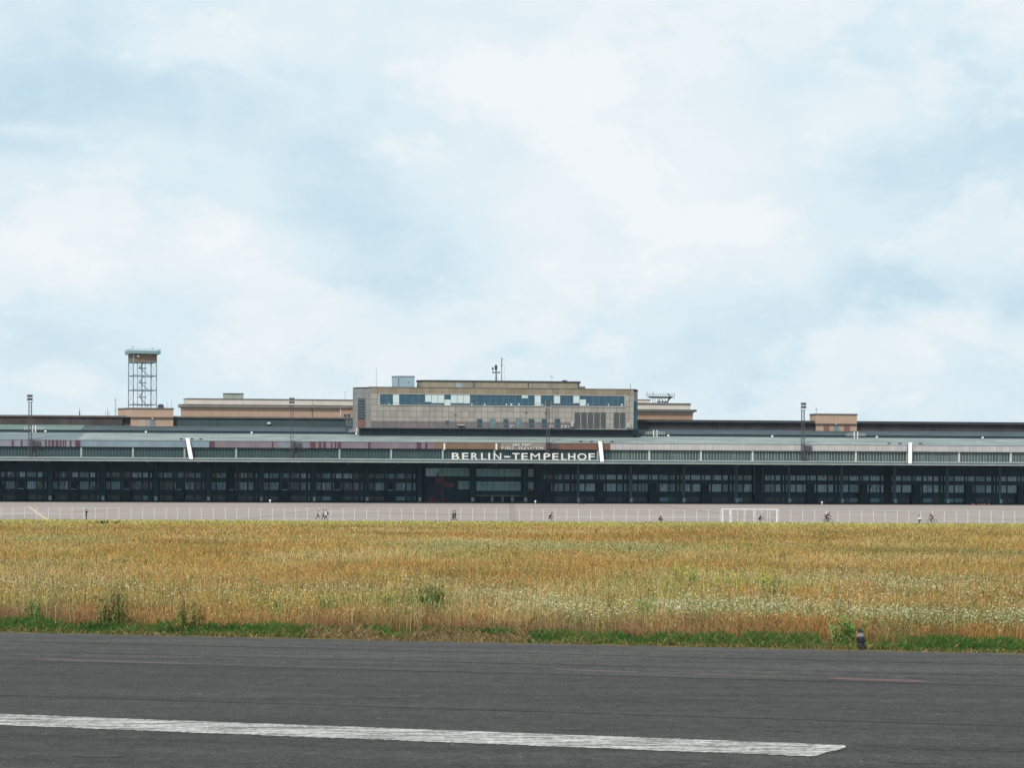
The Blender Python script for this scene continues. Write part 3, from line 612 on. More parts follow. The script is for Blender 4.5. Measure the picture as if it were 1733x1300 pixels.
for k in range(20): pxbox(mb, 848.5+k*3.9, 750.8, 848.9+k*3.9, 761, 3.25, .1)
for k in range(6): pxbox(mb, 848.5, 750.8+k*2.0, 922.8, 751.2+k*2.0, 3.2, .05)
mb.build('lattice', M['whitepost'], SG2)
def row(txt, a_, b_, y0, y1):
    n_ = len(txt); wch = (b_-a_)/n_
    for k, ch in enumerate(txt):
        if ch != ' ': letter(ch, a_+k*wch+(.35 if ch != 'I' else wch*.4), a_+(k+1)*wch-(.35 if ch != 'I' else wch*.4), y0, y1, 3.1, SG2, M['letter'], 0.0)
row('384', 866.8, 879, 751.3, 755.4); row('FEET', 883.8, 901, 751.5, 755.6); row('FIELD', 849, 870.6, 756.5, 760.8); row('ELEVATION', 877.6, 919.5, 756.7, 761)

# floodlight masts
def mast(x, ytop, i):
    v = 2.6; u, zt = UZ(x, ytop, v); _, zb = UZ(x, 776.5+(x-CX)*.0055, v); zb = zE2-.1; hw = .43
    t_ = thing('floodlight_mast', ['dark lattice floodlight mast at the far left of the canopy roof','dark lattice floodlight mast in front of the long tan building','dark lattice floodlight mast in front of the control building windows','dark lattice floodlight mast left of the right hand brick hut'][i], 'floodlight', (u, v, zb), 'lattice floodlight masts on the canopy')
    zh = zt-2.3; m_ = MB()
    for sx in (-1, 1):
        for sy in (-1, 1): m_.bar((u+sx*hw, v+sy*hw, zb), (u+sx*hw, v+sy*hw, zh), .085)
    m_.build('chords', M['mast'], t_)
    m_ = MB(); n_ = 24; dz = (zh-zb)/n_
    for k in range(n_):
        s_ = 1 if k % 2 else -1; za, zz = zb+k*dz, zb+(k+1)*dz
        m_.bar((u-s_*hw, v-hw, za), (u+s_*hw, v-hw, zz), .045); m_.bar((u+s_*hw, v+hw, za), (u-s_*hw, v+hw, zz), .045)
        m_.bar((u-hw, v-s_*hw, za), (u-hw, v+s_*hw, zz), .045); m_.bar((u+hw, v+s_*hw, za), (u+hw, v-s_*hw, zz), .045)
    m_.build('lacing', M['mast'], t_)
    m_ = MB(); m_.box(u-.95, u+.95, v-.95, v+.95, zh, zh+.14)
    for sx in (-.9, .9): m_.bar((u+sx, v-.9, zh+.1), (u+sx, v-.9, zh+2.2), .045)
    m_.build('platform', M['whitepost'], t_)
    for r_ in (0, 1):
        for s_ in (-1, 1):
            f_ = MB(); z0 = zh+.45+r_*1.05; f_.box(u+s_*.44-.40, u+s_*.44+.40, v-.9, v-.35, z0, z0+.78); fo = f_.build('floodlight', M['darkmetal'], t_)
            f_ = MB(); f_.box(u+s_*.44-.32, u+s_*.44+.32, v-.92, v-.9, z0+.08, z0+.7); f_.build('lens', M['louvre'], fo)
    m_ = MB(); m_.bar((u+.5, v, zb+8), (u+4.6, v+.3, zb+3.2), .03); m_.bar((u+.5, v, zb+6.5), (u+6.5, v-.3, zb+.2), .03); m_.bar((u+.5, v, zb+5), (u+5, v-.3, zb+.2), .03)
    m_.build('guy_wire', M['mast'], t_)
    m_ = MB(); m_.box(u+1.0, u+1.7, v-.3, v+.3, zE2, zE2+1.7); m_.build('switch_cabinet', M['mast'], t_); m_ = MB(); m_.box(u+.7, u+3.2, 3.1, 3.4, zF0+.3, zF1-.4); m_.build('cable_box', M['mast'], t_)
for i, (x, y) in enumerate([(51.3, 668.2), (494, 673.5), (927.3, 678.5), (1359, 681.8)]): mast(x, y, i)
# white access ladders with hand rails on the roof step
for i, x in enumerate([57.5, 606.5, 1109, 1448.5]):
    yo = 720.0+(x-57)*.0078; t_ = thing('access_ladder', ['white roof ladder with side railings behind the far left mast','white roof ladder at the left foot of the control building','white roof ladder with side railings right of the control building','white roof ladder with side railings below the right hand brick hut'][i], 'ladder', (*[UZ(x, yo+12, 21.3)[0], 21.3], UZ(x, yo+12, 21.3)[1]), 'white ladders on the roof step')
    m_ = MB()
    for s_ in (-3, 3): m_.bar(P3(x+s_, yo+12.5, 21.3), P3(x+s_, yo, 21.6), .17)
    for k in range(9): m_.bar(P3(x-3, yo+2+k*1.25, 21.4), P3(x+3, yo+2+k*1.25, 21.4), .03)
    m_.build('ladder', M['white'], t_)
    m_ = MB()
    for s_ in (-1, 1):
        if i == 1 and s_ > 0: continue
        for dy in (3.2, 6.2): m_.bar(P3(x+s_*3, yo+dy, 21.6), P3(x+s_*16, yo+dy, 21.6), .07 if dy < 5 else .1)
        for k in range(4): m_.bar(P3(x+s_*(3+k*4.3), yo+3.2, 21.6), P3(x+s_*(3+k*4.3), yo+9, 21.6), .05)
    m_.build('railing', M['whitepost'], t_)

# ------------------------------------------------------------------ control building
def uv(px, v): return (UZ(px, 690, v)[0], v)
def PZ(y, v, x=CX): return UZ(x, y, v)[1]
V0 = 18.0
zb_ = PZ(737.5, V0+.6); zfl = PZ(726, V0); ztop = PZ(657.6, V0)
K = thing('control_building', 'broad stone clad control building with a long ribbon window in the middle of the roofs', 'building', (0, V0, zb_))
foot = [uv(628, V0), uv(1072.3, V0), uv(1079, V0+4), uv(1079, 34), uv(600, 34), uv(597, V0+8), uv(605, V0+4.4), uv(618, V0+4.2)]
m_ = MB(); m_.prism([uv(628, V0), uv(1072.3, V0), uv(1072.3, 34), uv(628.1, 34)], zfl, PZ(667.2, V0)); m_.build('wall', M['panel'], K)
m_ = MB(); m_.prism([uv(627.9, V0+.02), uv(628, 33.9), uv(600, 34), uv(597, V0+8), uv(605, V0+4.4), uv(618, V0+4.2)], zfl-1.4, ztop-.25); m_.build('stair_tower', M['panel_side'], K)
m_ = MB(); m_.prism([uv(1072.5, V0+.3), uv(1079, V0+4), uv(1079, 34), uv(1072.5, 34)], zfl-1.4, ztop-.6); m_.build('side_wall', M['panel_side'], K)
m_ = MB(); m_.prism([uv(628, V0-.05), uv(1072.4, V0-.05), uv(1072.4, 33.8), uv(628, 33.8)], PZ(667.18, V0), ztop); m_.build('attic', M['panel_top'], K)
m_ = MB(); m_.prism([uv(627.5, V0-.2), uv(1073, V0-.2), uv(1079.4, V0+4), uv(1079.4, 33.9), uv(600, 33.9), uv(596.6, V0+8), uv(604.8, V0+4.2), uv(618, V0+4)], ztop, ztop+.18); m_.build('roof', M['coping'], K)
part(K, 'side_recess', M['shelter'], [(1073.5, 680, 1079, 727, V0+.2, .8)])
part(K, 'stair_window', M['g_dark'], [(605.6, 674.5, 617.6, 709, V0+4.0, .3)])
m_ = MB()
for k in range(7): pxbox(m_, 605.6, 676+k*4.9, 617.6, 677.6+k*4.9, V0+3.8, .2)
m_.build('louvre', M['slatgrey'], K)
part(K, 'stair_door', M['shutter'], [(605.8, 710, 617.2, 726, V0+3.9, .3)])
m_ = MB(); m_.box(uv(628.2, V0)[0], uv(972, V0)[0], V0-.06, V0, zfl, PZ(713.5, V0, 800)); m_.build('stained_lower_course', M['panel_low'], K)
# ribbon window
part(K, 'window_band', M['cornice'], [(642, 667.4, 1058.4, 668.5, V0-.25, .3), (642, 686.6, 1058.4, 687.6, V0-.25, .3), (641.7, 667.4, 643, 687.6, V0-.2, .25), (1057.2, 667.4, 1058.6, 687.6, V0-.2, .25)])
NP = 38; pw = (1057.2-643)/NP
blinds = {2:(0,1), 7:(0,.68), 8:(0,.82), 9:(0,.82), 10:(.45,1), 11:(0,.82), 12:(0,.82), 13:(0,.82), 22:(0,.3), 24:(0,1), 27:(0,.82), 30:(0,.75), 31:(.4,1)}
for k in range(NP):
    x0 = 643+k*pw; x1 = x0+pw; yo = (x0-CX)*.003; wb = MB(); pxbox(wb, x0+.01, 668.5+yo, x1-.01, 686.6+yo, V0-.06, .05); wo = wb.build('window', M['g_blue'], K)
    fm = MB(); pxbox(fm, x1-.22, 668.5+yo, x1+.22, 686.6+yo, V0-.15, .08)
    if k % 3 != 1: pxbox(fm, x0+.25, 682.4+yo, x1-.25, 682.9+yo, V0-.13, .06)
    if k in (1, 5, 14, 17, 19, 33, 36): pxbox(fm, x0+2.5, 673+yo, x0+3, 682+yo, V0-.12, .05); pxbox(fm, x0+2.5, 673+yo, x0+8, 673.5+yo, V0-.12, .05)
    fm.build('mullion', M['steel'], wo)
    if k in blinds:
        t0, t1 = blinds[k]; bm_ = MB(); pxbox(bm_, x0+.35, 668.7+18*t0+yo, x1-.35, 668.7+17.7*t1+yo, V0-.1, .03); bm_.build('blind', M['blind'], wo)
    elif random.random() < .45:
        bm_ = MB(); xx = x0+random.uniform(1, 6); pxbox(bm_, xx, 683.2+yo, xx+random.uniform(1.5, 3.5), 686.2+yo, V0-.1, .03); bm_.build('glass_glint', M['g_pale'], wo)  # pale bits added over the glass for its bright reflections
for (x0, x1, y0, y1) in [(753,760,712.5,719),(807,816,709.5,724),(829,838,709.5,724),(852,860,709.5,724),(873,882,709.5,724),(895,904,709.5,724),(917,925,709.5,724),(939,948,709.5,724)]:
    wo = part(K, 'small_window', M['g_sm'] if x0 in (829, 873) else M['g_dark'], [(x0, y0, x1, y1, V0-.11, .1)])
    f_ = MB(); pxbox(f_, x0-.4, y0-.5, x1+.4, y0, V0-.22, .2); pxbox(f_, x0-.4, y0, x0, y1, V0-.2, .18); pxbox(f_, x1, y0, x1+.4, y1, V0-.2, .18); pxbox(f_, x0-.1, (y0+y1)/2+1, x1+.1, (y0+y1)/2+1.4, V0-.18, .06); f_.build('frame', M['steel'], wo)
for (x0, x1) in [(972.5,982),(983.7,993),(994.7,1003.8),(1005.5,1015),(1016.5,1025.2),(1038.7,1047.7),(1049.2,1058)]:
    lo = part(K, 'louvre_window', M['louvre'], [(x0, 698.6, x1, 725, V0-.08, .12)]); f_ = MB()
    for k in range(9): pxbox(f_, x0+.2, 700+k*2.8, x1-.2, 700.7+k*2.8, V0-.16, .08)
    f_.build('slat', M['slatgrey'], lo)
part(K, 'vent', M['darkmetal'], [(770.5, 701.2, 772.6, 703.2, V0-.3, .3), (889.3, 697, 891.5, 699, V0-.3, .3), (923,697.5,925,700,V0-.3,.3)])
# terrace base and edge
m_ = MB(); m_.box(uv(608, V0)[0], uv(1073, V0)[0], V0+.25, 33.5, zb_-.6, zfl); m_.build('terrace_base', M['plinth'], K)
m_ = MB(); m_.box(uv(606, V0)[0], uv(1080, V0)[0], V0-1.3, V0+.25, zfl-.22, zfl-.02); m_.build('terrace_deck', M['gap'], K)
part(K, 'terrace_store', M['gap'], [(1074, 727, 1083, 739, V0+1, 3)])
m_ = MB()
for k in range(58):
    x = 630+k*7.75; m_.bar(P3(x, 725.6, V0-1.2), P3(x, 719.8 if x > 860 else 709.5+random.uniform(0,2), V0-1.2), .035)
for y in (719.8, 722.8): m_.bar(P3(628, y-.5, V0-1.2), P3(1075, y+.6, V0-1.2), .028)
m_.build('railing', M['steel'], K)
for (x, y, r_) in [(780.5, 719.5, 0), (866.3, 722, 1), (933, 722.3, 1), (953, 722.5, 1), (959.5, 722.5, 1), (968.8, 719.5, 2), (1063.5, 721, 2), (1068.5, 723, 1)]:
    lb = {780.5:'pale awning over the small dark window left of the square windows',866.3:'round faced air conditioning unit between the third and fourth square windows',933:'air conditioning unit just right of the third floodlight mast',953:'left one of the adjoining pair of air conditioning units',959.5:'right one of the adjoining pair of air conditioning units',968.8:'tall white cabinet left of the large louvres',1063.5:'tall white cabinet right of the last louvres',1068.5:'small white unit at the right end of the terrace'}[x]
    u, zz = UZ(x, y+2, V0-.6); t_ = thing('terrace_unit', lb, 'cabinet' if r_ == 2 else 'awning' if r_ == 0 else 'air conditioner', (u, V0-.6, zz)); b_ = MB()
    if r_ == 0: pxbox(b_, x-6, y-.9, x+6, y+.7, V0-.9, .9); b_.build('canopy', M['whitepost'], t_); b_ = MB(); pxbox(b_, x-5, y+.7, x+5, y+4, V0-.3, .2); b_.build('opening', M['shelter'], t_); continue
    w2, h0 = (3.0, 2.6) if r_ == 1 else (2.2, 5); pxbox(b_, x-w2, y-h0, x+w2, y+2.3, V0-.9, .5); b_.build('housing', M['whitepost'], t_)
    b_ = MB(); c_ = P3(x+.4, y, V0-.92)
    if r_ == 1:
        b_.bar(c_, c_+Vector((0,-.05,0)), .33, 12); b_.build('fan', M['darkmetal'], t_)
    else: pxbox(b_, x+.3, y-3.5, x+1.5, y+1, V0-.95, .05); b_.build('grille', M['darkmetal'], t_)
# penthouse, silver plant room, small roof things
zt2 = PZ(646, 26)
PH = thing('penthouse', 'long low olive stone penthouse on the control building roof', 'building', (uv(843, 26)[0], 26, ztop+.18))
m_ = MB(); m_.prism([uv(718, 26), uv(981, 26), uv(981, 33.5), uv(705.5, 33.5), uv(705.5, 28.6)], ztop+.19, zt2); m_.build('wall', M['panel_pent'], PH)
m_ = MB(); m_.prism([uv(717.5, 25.6), uv(982.5, 25.6), uv(982.5, 33.8), uv(704, 33.8), uv(704, 28.4)], zt2, zt2+.28); m_.build('roof', M['darkmetal'], PH)
part(PH, 'window', M['silver'], [(771.5, 648.8, 781, 655.6, 25.95, .1)]); part(PH, 'annexe', M['coping'], [(982.6, 654.2, 990.5, 658, 26.5, 5)]); part(PH, 'drain_pipe', M['darkmetal'], [(801.7, 647.3, 803, 657.5, 25.8, .2), (893.5,648,894.8,658.5,25.8,.2), (978, 648.5, 979.5, 659, 25.8, .2)])
part(PH, 'roof_edge_box', M['cornice'], [(812, 644.6, 839, 645.9, 28, 2)])
SB = thing('plant_room', 'pale blue metal clad plant room on the control building roof', 'building', (uv(682, 24)[0], 24, ztop+.18))
m_ = MB(); m_.prism([uv(674.5, 24), uv(701.5, 24), uv(701.5, 30), uv(663, 30), uv(663, 26)], ztop+.19, PZ(638.8, 24)); m_.build('wall', M['silver'], SB)
m_ = MB(); m_.prism([uv(674.3, 23.8), uv(701.8, 23.8), uv(701.8, 30.2), uv(662.6, 30.2), uv(662.6, 25.8)], PZ(638.8, 24), PZ(638.2, 24)); m_.build('roof', M['darkmetal'], SB)
part(SB, 'door_gap', M['darkmetal'], [(674.2, 639.5, 675, 656, 23.85, .1)]); part(SB, 'vent', M['darkmetal'], [(690, 646.3, 692.6, 647.6, 23.9, .2)])
CH = thing('roof_cowl', 'small black box on the penthouse roof near its right end', 'vent', (uv(956, 28)[0], 28, zt2+.28)); part(CH, 'cowl', M['darkmetal'], [(952.3, 643.6, 959.8, 648.2, 28, 1.5)]); part(CH, 'base', M['louvre'], [(953.5, 647.9, 958.7, 649.5, 28.2, 1.2)])
def pole_thing(name, label, cat, x, y0, y1, v, r, m, extras=(), group=None):
    u, zz = UZ(x, y1, v); t_ = thing(name, label, cat, (u, v, zz), group); b_ = MB(); b_.bar(P3(x, y1, v), P3(x, y0, v), r, 6, r*.6); b_.build('pole', m, t_)
    for nm, mm, segs in extras:
        b_ = MB()
        for (a_, c_, d_, e_, rr) in segs: b_.bar(P3(a_, c_, v), P3(d_, e_, v), rr, 6)
        b_.build(nm, mm, t_)
    return t_
A1 = pole_thing('beacon_mast', 'stout dark pole with a crossbar and lamps on the penthouse roof', 'antenna', 839.7, 622, 646.3, 29, .34, M['steel'], [('crossbar', M['steel'], [(832.8, 630.2, 846.6, 630.4, .3)])])
b_ = MB(); c_ = P3(839.4, 620.8, 29); b_.ball(c_, .5, .5, .75); b_.ball(P3(839.4, 624.2, 29), .5, .5, .5); b_.build('beacon', M['darkmetal'], A1); b_ = MB(); b_.ball(P3(834, 624, 29), .32, .32, .55); b_.bar(P3(833.9, 625, 29), P3(834.2, 630, 29), .07); b_.build('lamp', M['darkmetal'], A1)
M['pinkred'] = mat('faded red paint', (.33,.16,.14), .7, .3, 1)
pole_thing('radio_mast', 'thin red and grey mast with short side aerials right of the stout pole', 'antenna', 849, 604.5, 647.3, 28.5, .17, M['steel'], [('painted_section', M['pinkred'], [(849.2, 606, 849.0, 622, .2)]), ('aerial', M['whitepost'], [(849,607.5,855.5,607.5,.06),(849,617.5,853.8,617.5,.06),(853.8,617.5,853.8,647,.05),(849,642,846.5,642,.05)])])
pole_thing('whip_antenna', 'very thin whip aerial at the left end of the control building roof', 'antenna', 636.8, 621, 657, 20, .07, M['steel'])
pole_thing('rooftop_aerial', 'small thin aerial with a forked top on the penthouse roof', 'antenna', 933, 636.5, 658.5, 25.4, .07, M['steel'], [('arm', M['steel'], [(930.8,637.5,935,637.5,.07),(930.8,634.5,930.8,638.5,.05),(935,636,935,641,.05)])])
pole_thing('rooftop_aerial', 'short aerial at the right end of the control building roof', 'antenna', 1066.8, 649, 659.5, 22, .1, M['steel'], [('arm', M['steel'], [(1065.8,654,1067.8,654,.09)])])
for k, (x, y) in enumerate([(632, 655.3), (653, 656), (659.5, 655.8)]):
    t_ = thing('roof_ventilator', ['small dark flat ventilator beside the whip aerial','small dark ventilator left of the metal plant room','squat dark ventilator touching the metal plant room'][k], 'vent', (UZ(x, 658, 21)[0], 21, ztop)); part(t_, 'cap', M['darkmetal'], [(x-2.5+(k==1), y-.6, x+2.5-(k==1), y+.5, 21, 1)]); part(t_, 'base', M['steel'], [(x-1, y+.5, x+1, 658, 21.2, .6)])

# ------------------------------------------------------------------ buildings behind
def block(name, label, x0, x1, yb, yt, v, dep, zbase_y, m):
    t_ = thing(name, label, 'building', (uv((x0+x1)/2, v)[0], v, zT1)); return t_
LB = thing('office_block', 'long flat tan and cream building behind the roofs, left of the control building', 'building', (uv(450, 72)[0], 72, zT1-2))
VL = 72.0
def lprism(t_, name, x0, x1, y0, y1, v, m, ch=0, dep=14, ref=None, label=None):
    xc = (x0+x1)/2 if ref is None else ref; m_ = MB(); pts = [uv(x0+ch, v), uv(x1, v), uv(x1, v+dep), uv(x0, v+dep)]
    if ch: pts.append(uv(x0, v+ch*.9))
    m_.prism(pts, PZ(y1, v, xc), PZ(y0, v, xc)); return m_.build(name, m, t_, label)
lprism(LB, 'wall', 306, 601, 692.5, 712, VL, M['brick'], 5, label='tan brick lower wall'); lprism(LB, 'frieze', 305.8, 601.2, 689, 692.48, VL-.1, M['plaster2'], 5.2)
lprism(LB, 'cornice', 301.5, 601.3, 686.3, 688.98, VL-1.2, M['cornice'], 6); lprism(LB, 'cornice_lip', 301, 601.4, 685.2, 686.28, VL-1.5, M['coping'], 6)
lprism(LB, 'attic', 311, 601, 676.3, 685.18, VL+1, M['plaster'], 5); lprism(LB, 'roof', 310.5, 601.3, 675.2, 676.28, VL+.7, M['coping'], 5.2)
lprism(LB, 'brick_bay', 578, 601, 690.5, 708, VL-.4, M['brick2'], label='redder brick bay')
for x in (582.5, 588.5):
    wo = part(LB, 'window', M['g_dark'], [(x, 700.5, x+4, 708, VL-.5, .08)]); f_ = MB(); pxbox(f_, x-.4, 699.9, x+4.4, 700.5, VL-.6, .2); f_.build('frame', M['whitepost'], wo)
part(LB, 'wall_strip', M['plaster'], [(575.5, 690.4, 577.5, 707, VL-.5, .3)])
part(LB, 'joint', M['darkmetal'], [(528, 676, 528.6, 707, VL-.3, .2)])
HB = thing('rooftop_hut', 'small green grey hut on the long tan building', 'building', (uv(395, 74)[0], 74, PZ(675, 74, 395)))
lprism(HB, 'wall', 377.5, 412, 666.5, 676, 75, M['greenbox'], 3, 6); lprism(HB, 'roof', 377, 412.5, 665.6, 666.48, 74.8, M['darkmetal'], 3, 6.4)
part(HB, 'panel_joint', M['coping'], [(388, 667.3, 404, 667.7, 74.9, .1), (396, 667, 396.4, 675.3, 74.9, .1)])
RB = thing('office_wing', 'flat tan and cream building end behind the roofs, right of the control building', 'building', (uv(1125, 72)[0], 72, zT1-2))
def rprism(t_, name, x0, x1, y0, y1, v, m, dep=14, label=None): return lprism(t_, name, x0, x1, y0, y1, v, m, 0, dep, None, label)
rprism(RB, 'wall', 1070, 1172.6, 701, 720, VL, M['brick2']); rprism(RB, 'frieze', 1070, 1172.8, 696.4, 700.98, VL-.1, M['plaster2'])
rprism(RB, 'cornice', 1070, 1175, 694.2, 696.38, VL-1.2, M['plaster']); rprism(RB, 'cornice_lip', 1070, 1179.2, 693, 694.18, VL-1.6, M['coping'])
rprism(RB, 'attic', 1070, 1168, 684, 692.98, VL+1, M['plaster']); rprism(RB, 'roof', 1070, 1169, 682.2, 683.98, VL+.6, M['coping'])
rprism(RB, 'roof_step', 1070, 1099.5, 677, 682.18, VL+3, M['plaster'], 8); rprism(RB, 'step_coping', 1070, 1101, 676, 676.98, VL+2.8, M['coping'], 8)
# radar platform
vp = 75.0; RP = thing('antenna_platform', 'dark steel platform with railings on legs on the right tan building', 'platform', (uv(1120, vp)[0], vp, PZ(682.2, vp, 1120)))
m_ = MB(); m_.prism([uv(1097, vp), uv(1139, vp), uv(1137, vp+7), uv(1099, vp+7)], PZ(672.6, vp, 1118), PZ(671, vp, 1118)); m_.build('deck', M['darkmetal'], RP)
m_ = MB()
for x in (1105, 1108.5, 1113, 1116.5, 1121, 1126, 1131): m_.bar(P3(x, 672, vp+1+3*(x % 2)), P3(x-.3, 682.4, vp+1), .13)
m_.bar(P3(1135, 672.5, vp+1), P3(1128, 681.8, vp+1), .35); m_.bar(P3(1112, 682, vp+1), P3(1117, 675, vp+1), .12); m_.bar(P3(1119, 675, vp+1), P3(1125, 682, vp+1), .12); m_.bar(P3(1113, 680.5, vp+1), P3(1128, 680.5, vp+1), .3)
m_.build('legs', M['darkmetal'], RP)
m_ = MB()
for k in range(13): x = 1097.5+k*3.5; m_.bar(P3(x, 666.4, vp+.1), P3(x, 671, vp+.1), .05)
for y in (666.4, 668.8): m_.bar(P3(1097, y, vp+.1), P3(1142, y, vp+.1), .06)
m_.build('railing', M['steel'], RP)
m_ = MB(); m_.bar(P3(1095, 663, vp), P3(1095, 674.5, vp), .11); m_.bar(P3(1094, 668, vp), P3(1096, 668, vp), .2); m_.bar(P3(1105.3, 662.5, vp), P3(1105.3, 671, vp), .1); m_.bar(P3(1141.5, 666, vp), P3(1141, 677, vp), .1); m_.bar(P3(1130, 666.5, vp), P3(1134.5, 671, vp), .3); m_.build('aerials', M['steel'], RP)

# brick huts on the roof
def hut(label, xl, xm, xr, yt, ymid, yb, v):
    t_ = thing('brick_hut', label, 'building', (uv((xm+xr)/2, v)[0], v, PZ(yb, v, (xm+xr)/2)), 'brick huts on the terminal roof'); xc = (xm+xr)/2
    Z = lambda y: PZ(y, v, xc)
    m_ = MB(); m_.prism([uv(xm, v), uv(xr, v), uv(xr, v+9), uv(xl+6, v+9), uv(xl, v+5)], Z(ymid-.4), Z(yt+1.6)); m_.build('upper_wall', M['brick'], t_)
    m_ = MB(); m_.prism([uv(xm-.6, v-.3), uv(xr+.8, v-.3), uv(xr+.8, v+9.2), uv(xl+5.4, v+9.2), uv(xl-.8, v+4.7)], Z(yt+1.62), Z(yt)); m_.build('roof', M['coping'], t_)
    m_ = MB(); m_.prism([uv(xm+.2, v+.15), uv(xr-.2, v+.15), uv(xr-.2, v+3), uv(xm-1.5, v+3)], Z(yb), Z(ymid+.8)); m_.build('lower_wall', M['brick'], t_)
    m_ = MB(); m_.prism([uv(xm-.6, v-.5), uv(xr+.6, v-.5), uv(xr+.6, v+3), uv(xm-3, v+3)], Z(ymid+.78), Z(ymid-.38)); m_.build('ledge', M['coping'], t_)
    return t_
H1 = hut('tan brick hut on the roof carrying the lattice tower', 199.5, 222, 293.5, 690.5, 706.3, 726, 35.6)
part(H1, 'door', M['steel'], [(253.8, 711, 262, 724, 35.5, .2)]); part(H1, 'lamp', M['white'], [(256.8, 707.6, 259.2, 709.4, 35, .3)]); part(H1, 'wall_patch', M['plaster2'], [(235, 710.5, 247, 722.5, 35.65, .12)])
H2 = hut('tan brick hut on the roof at the right with two red brown shutters', 1370.5, 1381, 1450.5, 700.3, 717.3, 733, 35.6)
for x in (1394, 1428.7): part(H2, 'shutter', M['shutter'], [(x, 719.8, x+9.5, 731, 35.62, .15)])
part(H2, 'door', M['steel'], [(1411.5, 720.2, 1419.8, 732, 35.6, .18)]); part(H2, 'lamp', M['white'], [(1414.2, 716.8, 1416.2, 718.4, 35, .3)])
pole_thing('rooftop_aerial', 'short aerial with a knob on the left corner of the right brick hut', 'antenna', 1381.5, 692.5, 701, 38, .08, M['steel'], [('knob', M['darkmetal'], [(1381.5,692,1381.5,693.8,.22)])])
# lattice tower
vt = 38.0
TW = thing('lattice_tower', 'tall open steel tower with boarded cabin and teal deck on the left brick hut', 'tower', (uv(241, vt)[0], vt, PZ(690.4, vt, 241)))
LG = [(225.8, vt), (264.9, vt+2.2), (255.6, vt+8.5), (217.6, vt+6.3)]
U_ = lambda p: UZ(p[0], 640, p[1])[0]
def pt(i, y): return Vector((U_(LG[i]), LG[i][1], PZ(y, vt, 241)))
for i in range(4): m_ = MB(); m_.bar(pt(i, 690.4), pt(i, 598), .2); m_.build('leg', M['steel'], TW)
for y in (635.4, 659.8, 684.4, 612.5):
    m_ = MB()
    for i in range(4): m_.bar(pt(i, y), pt((i+1)%4, y), .19)
    m_.build('ring_beam', M['steel'], TW)
m_ = MB()
ys_ = [612.5, 635.4, 659.8, 684.4]
for a_, b_ in zip(ys_, ys_[1:]):
    for i in (3, 1): m_.bar(pt(i, a_), pt((i+1)%4, b_), .04); m_.bar(pt((i+1)%4, a_), pt(i, b_), .04)
    m_.bar(pt(0, a_), pt(1, b_), .02); m_.bar(pt(1, a_), pt(0, b_), .02)
m_.build('bracing', M['steel'], TW)
m_ = MB(); vs_ = vt+4
for x in (232.5, 240.2, 245.6): m_.bar(P3(x, 690.4, vs_), P3(x, 612, vs_), .13 if x != 240.2 else .2)
m_.build('stair_post', M['steel'], TW)
m_ = MB()
for y in (623, 647.4, 672): a_ = P3(233.5, y, vs_-1.2); b_ = P3(248, y, vs_+1.2); m_.box(a_.x, b_.x, vs_-1.2, vs_+1.2, a_.z-.1, a_.z+.1)
m_.build('landing', M['teal'], TW)
m_ = MB()
yy = [690, 672, 659.8, 647.4, 635.4, 623, 612.5]
for k in range(6):
    s0, s1 = (250, 236) if k % 2 == 0 else (236, 243)
    for o_ in (0, 2.2): m_.bar(P3(s0+o_*.6, yy[k], vs_-.8), P3(s1+o_*.6, yy[k+1], vs_-.8), .09)
    for q_ in range(7): m_.bar(P3(s0+(s1-s0)*q_/7, yy[k]+(yy[k+1]-yy[k])*q_/7, vs_-.8), P3(s0+(s1-s0)*q_/7+1.4, yy[k]+(yy[k+1]-yy[k])*q_/7, vs_-.8), .05)
    m_.bar(P3(236, yy[k], vs_-1), P3(236, yy[k]-5, vs_-1), .06); m_.bar(P3(240, yy[k]-5, vs_-1), P3(234, yy[k]-5, vs_-1), .05)
m_.build('stair', M['steel'], TW)
m_ = MB(); m_.prism([(U_(p)+(-.12 if i in (0, 3) else .12), p[1]+(-.12 if i < 2 else .12)) for i, p in enumerate(LG)], PZ(612.5, vt, 241)+.2, PZ(598.6, vt, 241)); m_.build('cabin', M['woodcab'], TW)
m_ = MB(); pxbox(m_, 225.2, 598.6, 227.4, 612.6, vt-.2, .2); m_.build('cabin_corner', M['teal'], TW)
part(TW, 'window', M['white'], [(232, 601.3, 235.6, 604, vt-.25, .1)])
dk = [(UZ(221, 600, vt-1.5)[0], vt-1.5), (UZ(271.8, 600, vt+.8)[0], vt+.8), (UZ(263, 600, vt+10)[0], vt+10), (UZ(211.3, 600, vt+7.7)[0], vt+7.7)]
zdk = PZ(598.5, vt, 241); m_ = MB(); m_.prism(dk, zdk, zdk+.25); m_.build('deck', M['teal'], TW)
m_ = MB(); zr = PZ(591, vt, 241)
for i in range(4):
    a_ = Vector((*dk[i], zdk)); b_ = Vector((*dk[(i+1)%4], zdk)); n_ = 11
    for q_ in range(n_): p = a_.lerp(b_, q_/n_); m_.bar(p, (p.x, p.y, zr), .05)
    for zz in (zr, zdk+.8): m_.bar((a_.x, a_.y, zz), (b_.x, b_.y, zz), .07)
m_.build('deck_railing', M['teal'], TW)
m_ = MB()
for i in range(4):
    a_ = Vector((*dk[i], zdk+.26)); b_ = Vector((*dk[(i+1)%4], zdk+.26)); m_.add([a_, b_, b_+Vector((0,0,.75)), a_+Vector((0,0,.75))], [(0,1,2,3)])
m_.build('kick_board', M['teal'], TW)
